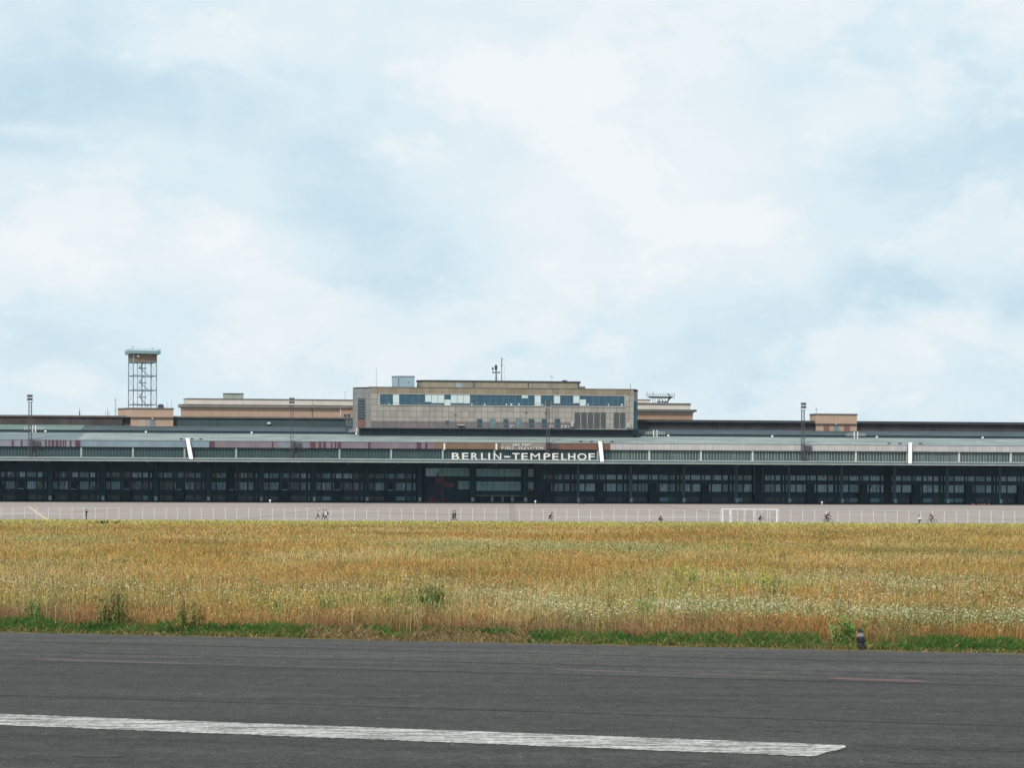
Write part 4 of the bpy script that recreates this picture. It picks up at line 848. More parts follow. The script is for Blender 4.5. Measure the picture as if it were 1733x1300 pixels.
m_ = MB(); m_.bar(P3(224.7, 591, vt-1), P3(224.7, 585.5, vt-1), .1); m_.bar(P3(223.5, 586.3, vt-1), P3(226, 586.3, vt-1), .1); m_.bar(P3(257.5, 591.5, vt), P3(257.5, 589, vt), .1); m_.bar(P3(256.5, 589.3, vt), P3(259, 589.3, vt), .1); m_.build('deck_lamp', M['steel'], TW)
TK = thing('roof_hatch', 'dark slanted hatch box right of the tower legs on the left brick hut', 'box', (uv(272, 39)[0], 39, PZ(690.4, 39, 272)))
m_ = MB(); a_, b_, c_, d_ = P3(267.5, 690.4, 39), P3(277, 690.4, 39), P3(275.3, 684.2, 39), P3(268.5, 684.2, 39); m_.add([a_, b_, c_, d_]+[p+Vector((0,2.5,0)) for p in (a_, b_, c_, d_)], [(0,1,2,3),(7,6,5,4),(0,4,5,1),(1,5,6,2),(2,6,7,3),(3,7,4,0)]); m_.build('housing', M['darkmetal'], TK)
m_ = MB(); pxbox(m_, 264.8, 685.5, 267.3, 690.4, 38.9, 2.6); m_.build('side_panel', M['plaster'], TK)
AN = [(195, 674, 704, 40, .09, 'thin lattice like aerial mast left of the left brick hut'), (134.3, 690.5, 704, 40, .09, 'short aerial mast on the far left roof line'), (182, 691, 704, 40, .1, 'stubby twin aerial left of the brick hut'),
      (282.5, 679.5, 691, 39, .06, 'left whip aerial of the close pair on the left brick hut'), (290, 676.5, 691, 39, .06, 'right whip aerial of the close pair on the left brick hut'), (584, 663.5, 676, 74, .06, 'thin forked aerial left of the control building on the tan building roof')]
for (x, y0, y1, v, r_, lb) in AN:
    ex = []
    if x == 195: ex = [('crossbar', M['steel'], [(193.3,677,196.7,677,.07),(193.8,695,196.6,695,.07),(196.4,674,196.4,704,.04)])]
    if x == 182: ex = [('second_rod', M['steel'], [(184.5,697,184.5,704,.09),(178.8,696,178.8,704,.06)])]
    if x == 584: ex = [('arm', M['steel'], [(582.3,664,586,664,.06)])]
    if x == 134.3: ex = [('body', M['darkmetal'], [(134.8,696,134.8,704,.18)])]
    pole_thing('rooftop_aerial', lb, 'antenna', x, y0, y1, v, r_, M['steel'], ex)
CB = thing('service_cabinet', 'dark cabinet with railings at the left foot of the control building', 'cabinet', (uv(588, 28)[0], 28, PZ(728, 28, 588)))
part(CB, 'housing', M['gap'], [(584, 709.5, 597, 724, 28, 2)]); part(CB, 'grille', M['slatgrey'], [(585.5, 712, 589.5, 722, 27.9, .1), (591, 712, 595, 722, 27.9, .1)]); part(CB, 'railing', M['steel'], [(588, 726.5, 608, 727, 24, .1), (588, 729.5, 608, 730, 24, .1)])

# things under the canopy
vr = 20.0; RC = thing('crane_truck', 'dark red machine with a raised leaning arm parked under the canopy', 'crane', (UZ(742, 851, vr)[0], vr, ZG))
def upx(t_, name, m, x0, y0, x1, y1, v, dep): return part(t_, name, m, [(x0, y0, x1, y1, v, dep)])
upx(RC, 'chassis', M['red'], 722, 845.5, 738, 849.6, vr, 2.4); upx(RC, 'cab', M['darkred'], 728, 841, 735.5, 845.4, vr+.1, 2.2); upx(RC, 'counterweight', M['red'], 748, 841, 752, 849.6, vr, 2.4); upx(RC, 'engine_cover', M['darkred'], 738.2, 846.5, 747.8, 849.6, vr+.1, 2.2)
upx(RC, 'superstructure', M['darkred'], 737.5, 808, 751, 819, vr+.2, 2); upx(RC, 'banner', M['darkred'], 751.5, 816.5, 769, 826, vr+.4, .15)
m_ = MB(); m_.bar(P3(734, 841, vr+1), P3(741, 801.5, vr+1), .35); m_.bar(P3(749, 841, vr+1), P3(747, 819, vr+1), .3); m_.bar(P3(734.5, 838, vr+1), P3(748, 826, vr+1), .12); m_.bar(P3(748, 838, vr+1), P3(736, 820, vr+1), .12); m_.build('arm', M['darkred'], RC)
for x in (725, 735, 745): m_ = MB(); c_ = P3(x, 849.6, vr-.05); c_.z = ZG+.5; m_.bar(c_, c_+Vector((0,.4,0)), .5, 14); m_.build('wheel', M['darkmetal'], RC)
for i, x in enumerate([1645.5, 1648.3, 1656.7, 1662.5, 1667, 1674]):
    p = ground(x, 855.6, ZG); t_ = wthing('traffic_cone', ['first','second','third','fourth','fifth','sixth'][i]+' red cone from the left in the row at the canopy edge', 'cone', p, 0, 'red cones at the canopy edge'); b_ = MB(); b_.bar((0,0,.05), (0,0,.75), .2, 10, .04); b_.build('cone', M['redwhite'], t_); b_ = MB(); b_.box(-.24,.24,-.24,.24,0,.05); b_.build('base', M['darkmetal'], t_)
p = ground(985, 854.4, ZG); t_ = wthing('luggage_trolley', 'low dark trolley standing on the apron in front of the canopy', 'trolley', p, YAW); b_ = MB(); b_.box(-.8,.8,-.4,.4,.25,.4); b_.build('bed', M['darkmetal'], t_)
for sx in (-.6, .6): b_ = MB(); b_.bar((sx,-.4,.14),(sx,.4,.14),.14,10); b_.build('wheel', M['darkmetal'], t_)
b_ = MB(); b_.bar((-.8,-.3,.3),(-.95,-.3,.8),.03); b_.bar((-.8,.3,.3),(-.95,.3,.8),.03); b_.bar((-.95,-.3,.8),(-.95,.3,.8),.03); b_.build('handle', M['steel'], t_)

# ------------------------------------------------------------------ fence and goal
YF = 315.0
def zf(px): return ZG
fp = at(0, 870, YF); FE = wthing('wire_fence', 'long wire fence with white posts between the meadow and the apron', 'fence', (0, YF, ZG))
M['post'] = mat('white post', (.66,.65,.63), .6, .1, 1); M['wire'] = mat('galvanised wire', (.55,.55,.55), .5, .1, 1)
px0 = 101.7-19.95*7
for k in range(93):
    x = at(px0+19.95*k, 870, YF).x+random.uniform(-.04, .04); m_ = MB(); t_ = random.uniform(-.03, .03); m_.bar((x, 0, 0), (x+t_, 0, 2.03), .045, 6); o = m_.build('post', M['post'], FE)
xa, xb = at(px0, 870, YF).x, at(px0+19.95*92, 870, YF).x
m_ = MB()
for z_ in (.3, .62, .95, 1.28, 1.6, 1.92): m_.bar((xa, 0, z_), (xb, 0, z_), .011 if z_ not in (.95, 1.92) else .016, 4)
m_.build('wires', M['wire'], FE)
YGo = 306.0
gl = at(1223, 870, YGo).x; gr = at(1315, 870, YGo).x; zt_ = at(1268, 862.6, YGo).z-ZG
GO = wthing('football_goal', 'white metal football goal at the far edge of the meadow', 'goal', ((gl+gr)/2, YGo, ZG)); hw = (gr-gl)/2
m_ = MB(); m_.bar((-hw-.2, 0, zt_), (hw+.2, 0, zt_), .075, 8); m_.build('crossbar', M['white'], GO)
for s_ in (-1, 1): m_ = MB(); m_.bar((s_*hw, 0, 0), (s_*hw, 0, zt_), .14, 8); m_.build('goalpost', M['white'], GO)
for x_, r_ in ((1236, .16), (1276, .09), (1248.5, .04), (1261, .04), (1289.5, .045), (1303, .045)):
    X0 = at(x_, 870, YGo+1.3).x-(gl+gr)/2; m_ = MB(); m_.bar((X0, 1.3, 0), (X0, 1.3, zt_*.98), r_, 8); m_.build('rear_post', M['white'], GO)
m_ = MB(); m_.bar((-hw, 1.3, zt_*.98), (hw, 1.3, zt_*.98), .05); m_.bar((-hw, 0, zt_), (-hw, 1.3, zt_*.98), .05); m_.bar((hw, 0, zt_), (hw, 1.3, zt_*.98), .05); m_.build('rear_bar', M['white'], GO)
# ------------------------------------------------------------------ people
SKIN = mat('skin', (.42,.27,.20), .6, .1, 5); CLOTH = {}
def cloth(c):
    if c not in CLOTH: CLOTH[c] = mat('cloth', c, .9, .25, 6)
    return CLOTH[c]
HAIR = mat('dark hair', (.02,.015,.012), .7, .2, 9); RUB = mat('rubber', (.015,.015,.016), .8, .2, 4)
J = ['pel','waist','chest','neck','head','top','shL','elL','waL','haL','shR','elR','waR','haR','hiL','knL','anL','toL','hiR','knR','anR','toR']
RAD = dict(pel=.15, waist=.125, chest=.15, neck=.06, head=.085, top=.095, shL=.07, elL=.045, waL=.03, haL=.035, shR=.07, elR=.045, waR=.03, haR=.035, hiL=.095, knL=.062, anL=.042, toL=.035, hiR=.095, knR=.062, anR=.042, toR=.035)
BON = [('pel','waist'),('waist','chest'),('chest','neck'),('neck','head'),('head','top'),('chest','shL'),('shL','elL'),('elL','waL'),('waL','haL'),('chest','shR'),('shR','elR'),('elR','waR'),('waR','haR'),('pel','hiL'),('hiL','knL'),('knL','anL'),('anL','toL'),('pel','hiR'),('hiR','knR'),('knR','anR'),('anR','toR')]
def pose(kind):
    """x right/forward of travel, y depth (left = away), z up"""
    P = dict(pel=(0,0,.95), waist=(0,0,1.12), chest=(0,0,1.36), neck=(0,0,1.50), head=(.01,0,1.60), top=(.01,0,1.69), shL=(0,.2,1.42), elL=(-.03,.25,1.14), waL=(.04,.25,.90), haL=(.06,.25,.80), shR=(0,-.2,1.42), elR=(-.03,-.25,1.14), waR=(.04,-.25,.9), haR=(.06,-.25,.80),
             hiL=(0,.1,.92), knL=(.02,.1,.50), anL=(0,.1,.08), toL=(.17,.11,.04), hiR=(0,-.1,.92), knR=(.02,-.1,.50), anR=(0,-.1,.08), toR=(.17,-.11,.04))
    if kind == 'walk': P.update(knL=(.18,.1,.52), anL=(.28,.1,.10), toL=(.44,.1,.08), knR=(-.05,-.1,.50), anR=(-.30,-.1,.14), toR=(-.17,-.1,.05), elL=(-.14,.25,1.16), waL=(-.16,.25,.93), haL=(-.14,.25,.84), elR=(.10,-.25,1.16), waR=(.22,-.25,.98), haR=(.27,-.24,.90))
    if kind == 'run': P.update(chest=(.07,0,1.35), neck=(.1,0,1.49), head=(.14,0,1.59), top=(.15,0,1.68), shL=(.07,.2,1.41), shR=(.07,-.2,1.41), elL=(-.16,.25,1.2), waL=(-.03,.24,1.03), haL=(.05,.23,1.05), elR=(.15,-.25,1.15), waR=(.35,-.2,1.25), haR=(.42,-.18,1.31),
                               knL=(.33,.1,.66), anL=(.22,.1,.27), toL=(.38,.1,.22), knR=(-.06,-.1,.50), anR=(-.42,-.1,.36), toR=(-.46,-.1,.20))
    if kind == 'camera': P.update(elL=(.16,.24,1.24), waL=(.30,.12,1.46), haL=(.36,.08,1.52), elR=(.16,-.24,1.24), waR=(.30,-.12,1.46), haR=(.36,-.08,1.52))
    if kind == 'bike': P.update(pel=(-.28,0,.98), waist=(-.20,0,1.13), chest=(.02,0,1.33), neck=(.12,0,1.45), head=(.19,0,1.53), top=(.2,0,1.62), shL=(.05,.19,1.38), shR=(.05,-.19,1.38), elL=(.2,.24,1.15), elR=(.2,-.24,1.15), waL=(.42,.22,1.04), waR=(.42,-.22,1.04), haL=(.5,.22,1.02), haR=(.5,-.22,1.02),
                                hiL=(-.26,.1,.94), hiR=(-.26,-.1,.94), knL=(.12,.1,.72), anL=(-.02,.1,.36), toL=(.13,.1,.31), knR=(.06,-.1,.55), anR=(-.08,-.1,.17), toR=(.07,-.1,.12))
    if kind == 'crouch': P.update(pel=(-.15,0,.42), waist=(-.08,0,.58), chest=(.08,0,.78), neck=(.16,0,.90), head=(.22,0,.99), top=(.23,0,1.08), shL=(.09,.2,.83), shR=(.09,-.2,.83), elL=(.24,.23,.62), elR=(.24,-.23,.62), waL=(.45,.16,.60), waR=(.45,-.16,.60), haL=(.53,.14,.60), haR=(.53,-.14,.60),
                                  hiL=(-.12,.1,.40), hiR=(-.12,-.1,.40), knL=(.3,.13,.48), knR=(.3,-.13,.48), anL=(.08,.13,.09), anR=(.08,-.13,.09), toL=(.24,.13,.05), toR=(.24,-.13,.05))
    return P
def person(px, kind, face, label, shirt, trousers, Y=309.0, h=1.0, hair=HAIR, extra=None):
    """face: rotation about z (0 = towards picture right)"""
    x = at(px, 880, Y).x; P = pose(kind); me = bpy.data.meshes.new('person')
    me.from_pydata([Vector(P[j])*h for j in J], [(J.index(a), J.index(b)) for a, b in BON], []); o = bpy.data.objects.new('t', me); C.objects.link(o)
    m1 = o.modifiers.new('s', 'SKIN'); m2 = o.modifiers.new('u', 'SUBSURF'); m2.levels = 1; m2.render_levels = 1
    for i, j in enumerate(J):
        sv = me.skin_vertices[0].data[i]; sv.radius = (RAD[j]*h, RAD[j]*h); sv.use_root = (i == 0)
    dg = bpy.context.evaluated_depsgraph_get(); dg.update(); nm = bpy.data.meshes.new_from_object(o.evaluated_get(dg)); bpy.data.objects.remove(o)
    nm.materials.clear()
    for m in (SKIN, cloth(shirt), cloth(trousers), RUB): nm.materials.append(m)
    zone = {('pel','waist'):1, ('waist','chest'):1, ('chest','neck'):1, ('chest','shL'):1, ('chest','shR'):1, ('shL','elL'):1, ('shR','elR'):1, ('anL','toL'):3, ('anR','toR'):3}
    for a, b in BON:
        if a[:2] in ('hi', 'kn') and b[:2] in ('kn', 'an') or (a == 'pel' and b[:2] == 'hi'): zone[(a, b)] = 2
    if kind != 'run': zone[('elL','waL')] = 1; zone[('elR','waR')] = 1
    for p in nm.polygons:
        c = p.center; best = None
        for a, b in BON:
            A = Vector(P[a])*h; B = Vector(P[b])*h; t = max(0, min(1, (c-A).dot(B-A)/(B-A).length_squared)); d = (c-A.lerp(B, t)).length
            if best is None or d < best[0]: best = (d, zone.get((a, b), 0))
        p.material_index = best[1]; p.use_smooth = True
    b = bpy.data.objects.new('person', nm); link(b); b.location = (x, Y, ZG); b.rotation_euler = (0, 0, face); tag(b, label, 'person')
    hd = Vector(P['head'])*h; tp = Vector(P['top'])*h; hm = MB(); hm.ball(hd.lerp(tp, .75)+Vector((-.015,0,.01)), .105*h, .10*h, .095*h, 12, 8); hm.build('hair', hair, b, smooth=True)
    nz = MB(); nz.bar(hd+Vector((.085,0,.02))*h, hd+Vector((.115,0,-.01))*h, .016*h, 6, .012*h); nz.build('nose', SKIN, b)
    if extra: extra(b, P, h)
    return b
def pack(b, P, h):
    m_ = MB(); c = Vector(P['chest'])*h+Vector((-.24, 0, -.1)); m_.ball(c, .15, .17, .26, 10, 8); m_.build('backpack', cloth((.012,.012,.015)), b, smooth=True)
pi = math.pi
person(146, 'camera', 0, 'person in dark clothes holding both hands up to the face, far left', (.015,.013,.015), (.012,.012,.015))
person(538, 'run', 0, 'runner in a pink top and dark shorts, left one of the three close together', (.45,.20,.17), (.02,.015,.02))
person(547, 'walk', 0, 'person in a pale blue top, middle one of the three close together', (.22,.25,.40), (.05,.04,.06), h=1.03)
person(552, 'walk', pi, 'person in a white shirt with a black backpack, right one of the three close together', (.8,.8,.78), (.10,.07,.05), Y=308, h=.97, extra=pack)
person(766.8, 'walk', pi, 'left one of the two walkers in dark clothes, slightly shorter', (.05,.035,.045), (.01,.01,.012), h=.97)
person(770.2, 'walk', pi, 'right one of the two walkers in dark clothes, taller', (.03,.03,.06), (.01,.01,.012), h=1.04, Y=308.4)
cr1 = person(931, 'crouch', 0, 'person in a dark jacket and brown trousers crouching below the large lettering', (.015,.013,.02), (.20,.11,.06), h=1.35)
cr2 = person(1116, 'crouch', 0, 'left one of the two sitting people left of the goal', (.05,.05,.05), (.07,.06,.05), h=.98)
cr3 = person(1120.5, 'crouch', pi, 'right one of the two small sitting people left of the goal', (.08,.09,.07), (.07,.06,.05), h=.85)
cr4 = person(1286.5, 'crouch', 0, 'crouching person in black inside the goal', (.008,.008,.01), (.01,.01,.01), Y=307.6, h=1.28)
person(1558, 'crouch', pi, 'person in a white top sitting low at the fence far right', (.8,.8,.78), (.02,.02,.02), h=1.15)
# bicycles
def wheel(parent, x, z, r, name='wheel'):
    m_ = MB(); n_ = 22
    for i in range(n_):
        a0, a1 = 2*pi*i/n_, 2*pi*(i+1)/n_; m_.bar((x+r*math.cos(a0), 0, z+r*math.sin(a0)), (x+r*math.cos(a1), 0, z+r*math.sin(a1)), .028, 5)
    wo = m_.build(name, RUB, parent); m_ = MB()
    for i in range(10): a0 = 2*pi*i/10; m_.bar((x, 0, z), (x+r*math.cos(a0), 0, z+r*math.sin(a0)), .006, 4)
    m_.build('spokes', M['steel'], wo)
def bicycle(px, face, label, Y=309.0):
    x = at(px, 880, Y).x; t_ = wthing('bicycle', label, 'bicycle', (x, Y, ZG), face)
    wheel(t_, -.52, .35, .34); wheel(t_, .52, .35, .34); m_ = MB()
    for a_, b_ in [((-.52,0,.35),(-.08,0,.30)),((-.52,0,.35),(-.22,0,.80)),((-.08,0,.30),(-.24,0,.90)),((-.08,0,.30),(.36,0,.76)),((-.22,0,.82),(.34,0,.84)),((.52,0,.35),(.34,0,.92))]: m_.bar(a_, b_, .022, 6)
    m_.build('frame', M['darkmetal'], t_); m_ = MB(); m_.bar((.34,0,.92),(.40,0,1.0),.02); m_.bar((.44,-.26,1.0),(.44,.26,1.0),.018); m_.build('handlebar', M['darkmetal'], t_)
    m_ = MB(); m_.ball((-.26,0,.93), .13, .08, .035); m_.build('saddle', RUB, t_); return t_
capw = mat('pale cap', (.7,.7,.68), .8, .1, 4)
bicycle(1401, 0, 'dark bicycle ridden by the cyclist right of the goal'); person(1401.6, 'bike', 0, 'cyclist in black riding right of the goal', (.008,.009,.012), (.012,.012,.012), h=1.03)
person(1397.6, 'walk', 0, 'person with a pale cap walking close behind the cyclist in black', (.12,.11,.14), (.10,.05,.05), Y=308.2, h=.98, hair=capw)
bicycle(1577, pi, 'bicycle ridden by the cyclist in red brown at the far right'); person(1576.4, 'bike', pi, 'cyclist in red brown clothes at the far right', (.14,.05,.045), (.09,.03,.03), h=.98)

# ------------------------------------------------------------------ birds
def loft(rings, n=14):
    m_ = MB(); vs = []; fs = []
    for (cx_, cy_, cz_, rx, ry) in rings:
        for i in range(n): a = 2*pi*i/n; vs.append((cx_+rx*math.cos(a), cy_+ry*math.sin(a), cz_))
    for j in range(len(rings)-1):
        for i in range(n): fs.append((j*n+i, j*n+(i+1)%n, (j+1)*n+(i+1)%n, (j+1)*n+i))
    fs += [tuple(range(n-1, -1, -1)), tuple(range((len(rings)-1)*n, len(rings)*n))]; m_.add(vs, fs); return m_
M['crowblack'] = mat('black plumage', (.012,.012,.016), .5, .3, 30); M['crowgrey'] = mat('grey plumage', (.20,.18,.185), .8, .2, 30, fine=.3, fscale=60); M['crowwing'] = mat('dark slate plumage', (.02,.021,.032), .5, .4, 30)
cp = ground(1457.5, 1100.5, 0.0); Yc = cp.y+.05; sc = 36.0/F*Yc/.40      # about 0.4 m high
cp.z = .02
CR = loft([(0,0,.055*1,.012,.02),(0,-.005,.075,.045,.05),(0,-.005,.12,.066,.068),(0,0,.18,.078,.076),(0,.005,.235,.074,.07),(0,.01,.275,.060,.058),(0,.02,.300,.045,.045),(0,.028,.320,.040,.042),(0,.034,.345,.039,.046),(0,.036,.365,.030,.038),(0,.036,.380,.012,.018)])
CR.m = []
for f_ in CR.f:
    zz = sum(CR.v[i][2] for i in f_)/len(f_); yy_ = sum(CR.v[i][1] for i in f_)/len(f_); CR.m.append(0 if zz > .305 else 1 if zz > .215 else 2)
cw = CR.build('crow', [M['crowblack'], M['crowgrey'], M['crowwing']], None, smooth=True); cw.location = cp; cw.scale = (sc, sc, sc); cw.rotation_euler = (0, R(-4), R(12))
tag(cw, 'hooded crow with grey shoulders standing in the green verge beside the runway', 'crow')
m_ = MB(); m_.bar((0, .07, .35), (.004, .135, .340), .014, 8, .002); o = m_.build('beak', M['crowblack'], cw)
for s_ in (-1, 1):
    m_ = MB(); m_.add([(s_*.05, -.03, .225), (s_*.088, .0, .20), (s_*.082, -.01, .12), (s_*.03, -.085, .03), (s_*.012, -.075, .10), (s_*.02, -.07, .20), (s_*.075, .03, .15)], [(0,1,2),(0,2,5),(2,4,5),(2,3,4),(1,6,2)]); m_.build('wing', M['crowwing'], cw)
    m_ = MB(); m_.bar((s_*.025, .01, .09), (s_*.028, .02, 0), .007, 6); m_.bar((s_*.028, .02, .004), (s_*.03, .06, .002), .005, 5); m_.build('leg', M['crowblack'], cw)
m_ = MB(); m_.add([(-.022,-.055,.10), (.022,-.055,.10), (.03,-.10,.0), (-.03,-.10,.0), (-.02,-.045,.09), (.02,-.045,.09), (.026,-.088,0), (-.026,-.088,0)], [(0,1,2,3),(7,6,5,4),(0,4,5,1),(1,5,6,2),(2,6,7,3),(3,7,4,0)]); m_.build('tail', M['crowblack'], cw)
for (x, y, lb) in [(1682, 546.5, 'tiny dark bird flying low in the sky at the far right'), (323, 243.5, 'tiny dark bird flying high in the sky on the left')]:
    p = at(x, y, 400); m_ = MB(); m_.add([(0,-.22,0),(.06,0,.03),(0,.2,0),(-.06,0,.03),(.55,-.05,.16),(-.55,-.05,.16),(.2,.08,.1),(-.2,.08,.1),(0,0,-.05)], [(0,1,3),(1,2,3),(1,4,6),(3,7,5),(0,8,1),(0,3,8),(8,2,1),(8,3,2)])
    o = m_.build('bird', M['crowblack']); o.location = p; o.rotation_euler = (0, 0, .4); tag(o, lb, 'bird')

# ------------------------------------------------------------------ meadow (stuff)
def attrmat(name, rough=.9, trans=.25):
    m = bpy.data.materials.new(name); m.use_nodes = True; t = NT(m.node_tree); b = t.n['Principled BSDF']; out = t.n['Material Output']
    c = t('ShaderNodeAttribute', attribute_name='col').outputs['Color']; t.put(b.inputs['Base Color'], c); b.inputs['Roughness'].default_value = rough; b.inputs['Specular IOR Level'].default_value = .15
    tr = t('ShaderNodeBsdfTranslucent', {'Color': c}); mx = t('ShaderNodeMixShader', {0: trans, 1: b.outputs[0], 2: tr.outputs[0]}); t.l.new(mx.outputs[0], out.inputs[0]); return m
def rawmesh(name, co, nper, col, m):
    """co (N, nper, 3) polygons, col (N, 3) or (N, nper, 3)"""
    N = co.shape[0]; me = bpy.data.meshes.new(name); me.vertices.add(N*nper); me.vertices.foreach_set('co', co.reshape(-1).astype(np.float32))
    me.loops.add(N*nper); me.loops.foreach_set('vertex_index', np.arange(N*nper, dtype=np.int32)); me.polygons.add(N)
    me.polygons.foreach_set('loop_start', np.arange(0, N*nper, nper, dtype=np.int32)); me.polygons.foreach_set('loop_total', np.full(N, nper, dtype=np.int32))
    if col.ndim == 2: col = np.repeat(col[:, None, :], nper, 1)
    a = me.color_attributes.new('col', 'FLOAT_COLOR', 'POINT'); a.data.foreach_set('color', np.concatenate([col, np.ones((N, nper, 1))], 2).reshape(-1).astype(np.float32))
    me.materials.append(m); me.update(calc_edges=True); me.validate(); o = bpy.data.objects.new(name, me); link(o); return o
def vnoise(x, y, seed):                       # smooth value noise, 0..1
    r = np.random.default_rng(seed); G = r.random((256, 256)); xi = np.floor(x).astype(int); yi = np.floor(y).astype(int); fx = x-xi; fy = y-yi; fx = fx*fx*(3-2*fx); fy = fy*fy*(3-2*fy)
    g = lambda a, b: G[a & 255, b & 255]
    return (g(xi, yi)*(1-fx)+g(xi+1, yi)*fx)*(1-fy)+(g(xi, yi+1)*(1-fx)+g(xi+1, yi+1)*fx)*fy
def fbm(x, y, s, seed, o=4):
    v = 0; a = .5; t = 0
    for i in range(o): v = v+a*vnoise(x*s+i*17.3, y*s+i*9.1, seed+i); t += a; a *= .5; s *= 2
    return v/t
e0 = np.array([E0.x, E0.y]); en = np.array([EN.x, EN.y]); ed = np.array([ED.x, ED.y])
def scatter(N, Y0, Y1, power=2.0):
    """points spread evenly over the picture: density falls with distance"""
    u = RNG.random(N)
    if power == 2: Y = 1/(1/Y0+(1/Y1-1/Y0)*u)
    else: Y = Y0*(Y1/Y0)**u
    X = (RNG.random(N)*2-1)*Y*(CX+150)/F
    return X, Y
def ppx(X, Y): return CX+X/Y*F
def blades(X, Y, Z, H, Wd, col, lean=.25, kite=True, tipcol=None):
    N = len(X); a = RNG.random(N)*np.pi; ca, sa = np.cos(a)*Wd, np.sin(a)*Wd*.6; lx = RNG.normal(0, lean, N)*H; ly = RNG.normal(0, lean, N)*H
    base = np.stack([X, Y, Z-.03], 1); tip = np.stack([X+lx, Y+ly, Z+H], 1)
    if kite:
        k = .72; mid = np.stack([X+lx*k*k, Y+ly*k*k, Z+H*k], 1); s = np.stack([ca, sa, np.zeros(N)], 1); co = np.stack([base, mid+s, tip, mid-s], 1)
        bc = col*.8; cc = np.stack([bc, col, tipcol if tipcol is not None else col, col], 1); return co, cc
    s = np.stack([ca, sa, np.zeros(N)], 1); mid = np.stack([X+lx*.3, Y+ly*.3, Z+H*.5], 1)
    co = np.stack([base-s, base+s, mid+s*.8, tip], 1); co[:, 3] = tip; return co, np.repeat(col[:, None], 4, 1)
def mixc(a, b, t): return a*(1-t[:, None])+b*t[:, None]
gold = np.array([.55,.335,.11]); straw = np.array([.66,.475,.22]); orange = np.array([.48,.245,.07]); ygreen = np.array([.33,.34,.095]); dgreen = np.array([.10,.16,.05]); mauve = np.array([.30,.155,.10]); lush = np.array([.062,.15,.03]); paleg = np.array([.40,.44,.20])
N = 860000; X, Y = scatter(N, 33.5, 303)
d = (X-e0[0])*en[0]+(Y-e0[1])*en[1]; s_al = (X-e0[0])*ed[0]+(Y-e0[1])*ed[1]
keep = d > 1.1+1.3*fbm(s_al, d*0, .35, 5); X, Y, d, s_al = X[keep], Y[keep], d[keep], s_al[keep]; N = len(X); px = ppx(X, Y)
def tl(c, n): return np.tile(np.asarray(c, float), (n, 1))
def beltfn(X, Y, d, px):
    """how much of the flowering yarrow belt stands here"""
    r = np.clip((px-650)/400, 0, 1); dc = 5.0*r+12.0*(1-r)+1.2*np.sin(px*.011); wd = 3.0*r+5.5*(1-r)
    big = fbm(X, Y, .22, 61); sm = fbm(X, Y, .8, 81, 3)
    b = np.exp(-((d-dc)/wd)**2)*(.25+.95*r)*np.clip((big-.30)*3.2, 0, 1.2)*np.clip((sm-.30)*3.5, .12, 1.2)
    b += np.exp(-((d-26)/9)**2)*np.clip((fbm(X, Y, .10, 71)-.47)*5, 0, 1)*.5
    b += np.exp(-((d-70)/16)**2)*np.clip((fbm(X, Y, .07, 75)-.5)*7, 0, 1)*.75
    return np.clip(b, 0, 1)
def meadowcol(X, Y, d, px):
    n = len(X); n1 = fbm(X, Y*.6, .055, 21); n2 = fbm(X, Y, .30, 31); n3 = fbm(X, Y*.7, .13, 41); n4 = fbm(X, Y, 1.3, 51, 3)
    col = mixc(tl(gold, n), tl(orange, n), np.clip((n1-.44)*5, 0, 1)*.75); col = mixc(col, tl(straw, n), np.clip((n3-.44)*4, 0, 1)*.85)
    col = mixc(col, tl(ygreen, n), np.clip((n2-.55)*8, 0, 1)*.6); col = mixc(col, tl([.17,.17,.07], n), np.clip((fbm(X, Y*.8, .10, 33)-.60)*9, 0, 1)*.65)
    col = mixc(col, tl([.27,.14,.055], n), np.clip((n4-.56)*6, 0, 1)*.6); n6 = fbm(X, Y, .5, 151, 3); col = mixc(col, tl([.20,.20,.07], n), np.clip((n6-.60)*9, 0, 1)*.5)
    far = np.clip((Y-205)/55+(n2-.5)*1.8, 0, 1); col = mixc(col, tl(ygreen*1.2+np.array([.09,.06,.02]), n), far*.85)
    col *= (.66+.72*n4)[:, None]*(.86+.3*n2)[:, None]
    mv = np.clip(1-(d-1.6)/2.2+(n2-.5)*2.4, 0, 1); return mixc(col, tl(mauve, n), mv*.85), mv, n1, n4
col, mv, n1, n4 = meadowcol(X, Y, d, px); fl = beltfn(X, Y, d, px)
col = mixc(col, tl([.20,.25,.085], N), fl*.85*(RNG.random(N) < .85))
col *= (.6+.75*RNG.random((N, 1)))*(1+RNG.normal(0, .06, (N, 3)))
dk = RNG.random(N) < .10; col[dk] = col[dk]*np.array([.35,.42,.42])
gr = RNG.random(N) < .08; col[gr] = np.array([.13,.19,.06])*(.6+.8*RNG.random((gr.sum(), 1)))
nh = fbm(X, Y, .45, 131, 3); H = (.18+.26*RNG.random(N)**1.3)*(1-.30*mv)*np.clip(.25+1.1*nh+.5*n4, .4, 1.5)*(1-.35*np.clip((Y-200)/100, 0, 1)); H *= np.clip(.45+(d-1.2)/2.5, .45, 1)
ptall = RNG.random(N) < .08; H[ptall] *= 1.45
Wd = np.maximum(.0035+.005*RNG.random(N), .33*Y/1890*(.6+.5*RNG.random(N)))
co, cc = blades(X, Y, zfield(Y), H, Wd, np.clip(col, .01, .9), .24)
GM = attrmat('meadow blades', trans=.3); tag(rawmesh('meadow_grass', co, 4, cc, GM), kind='stuff')
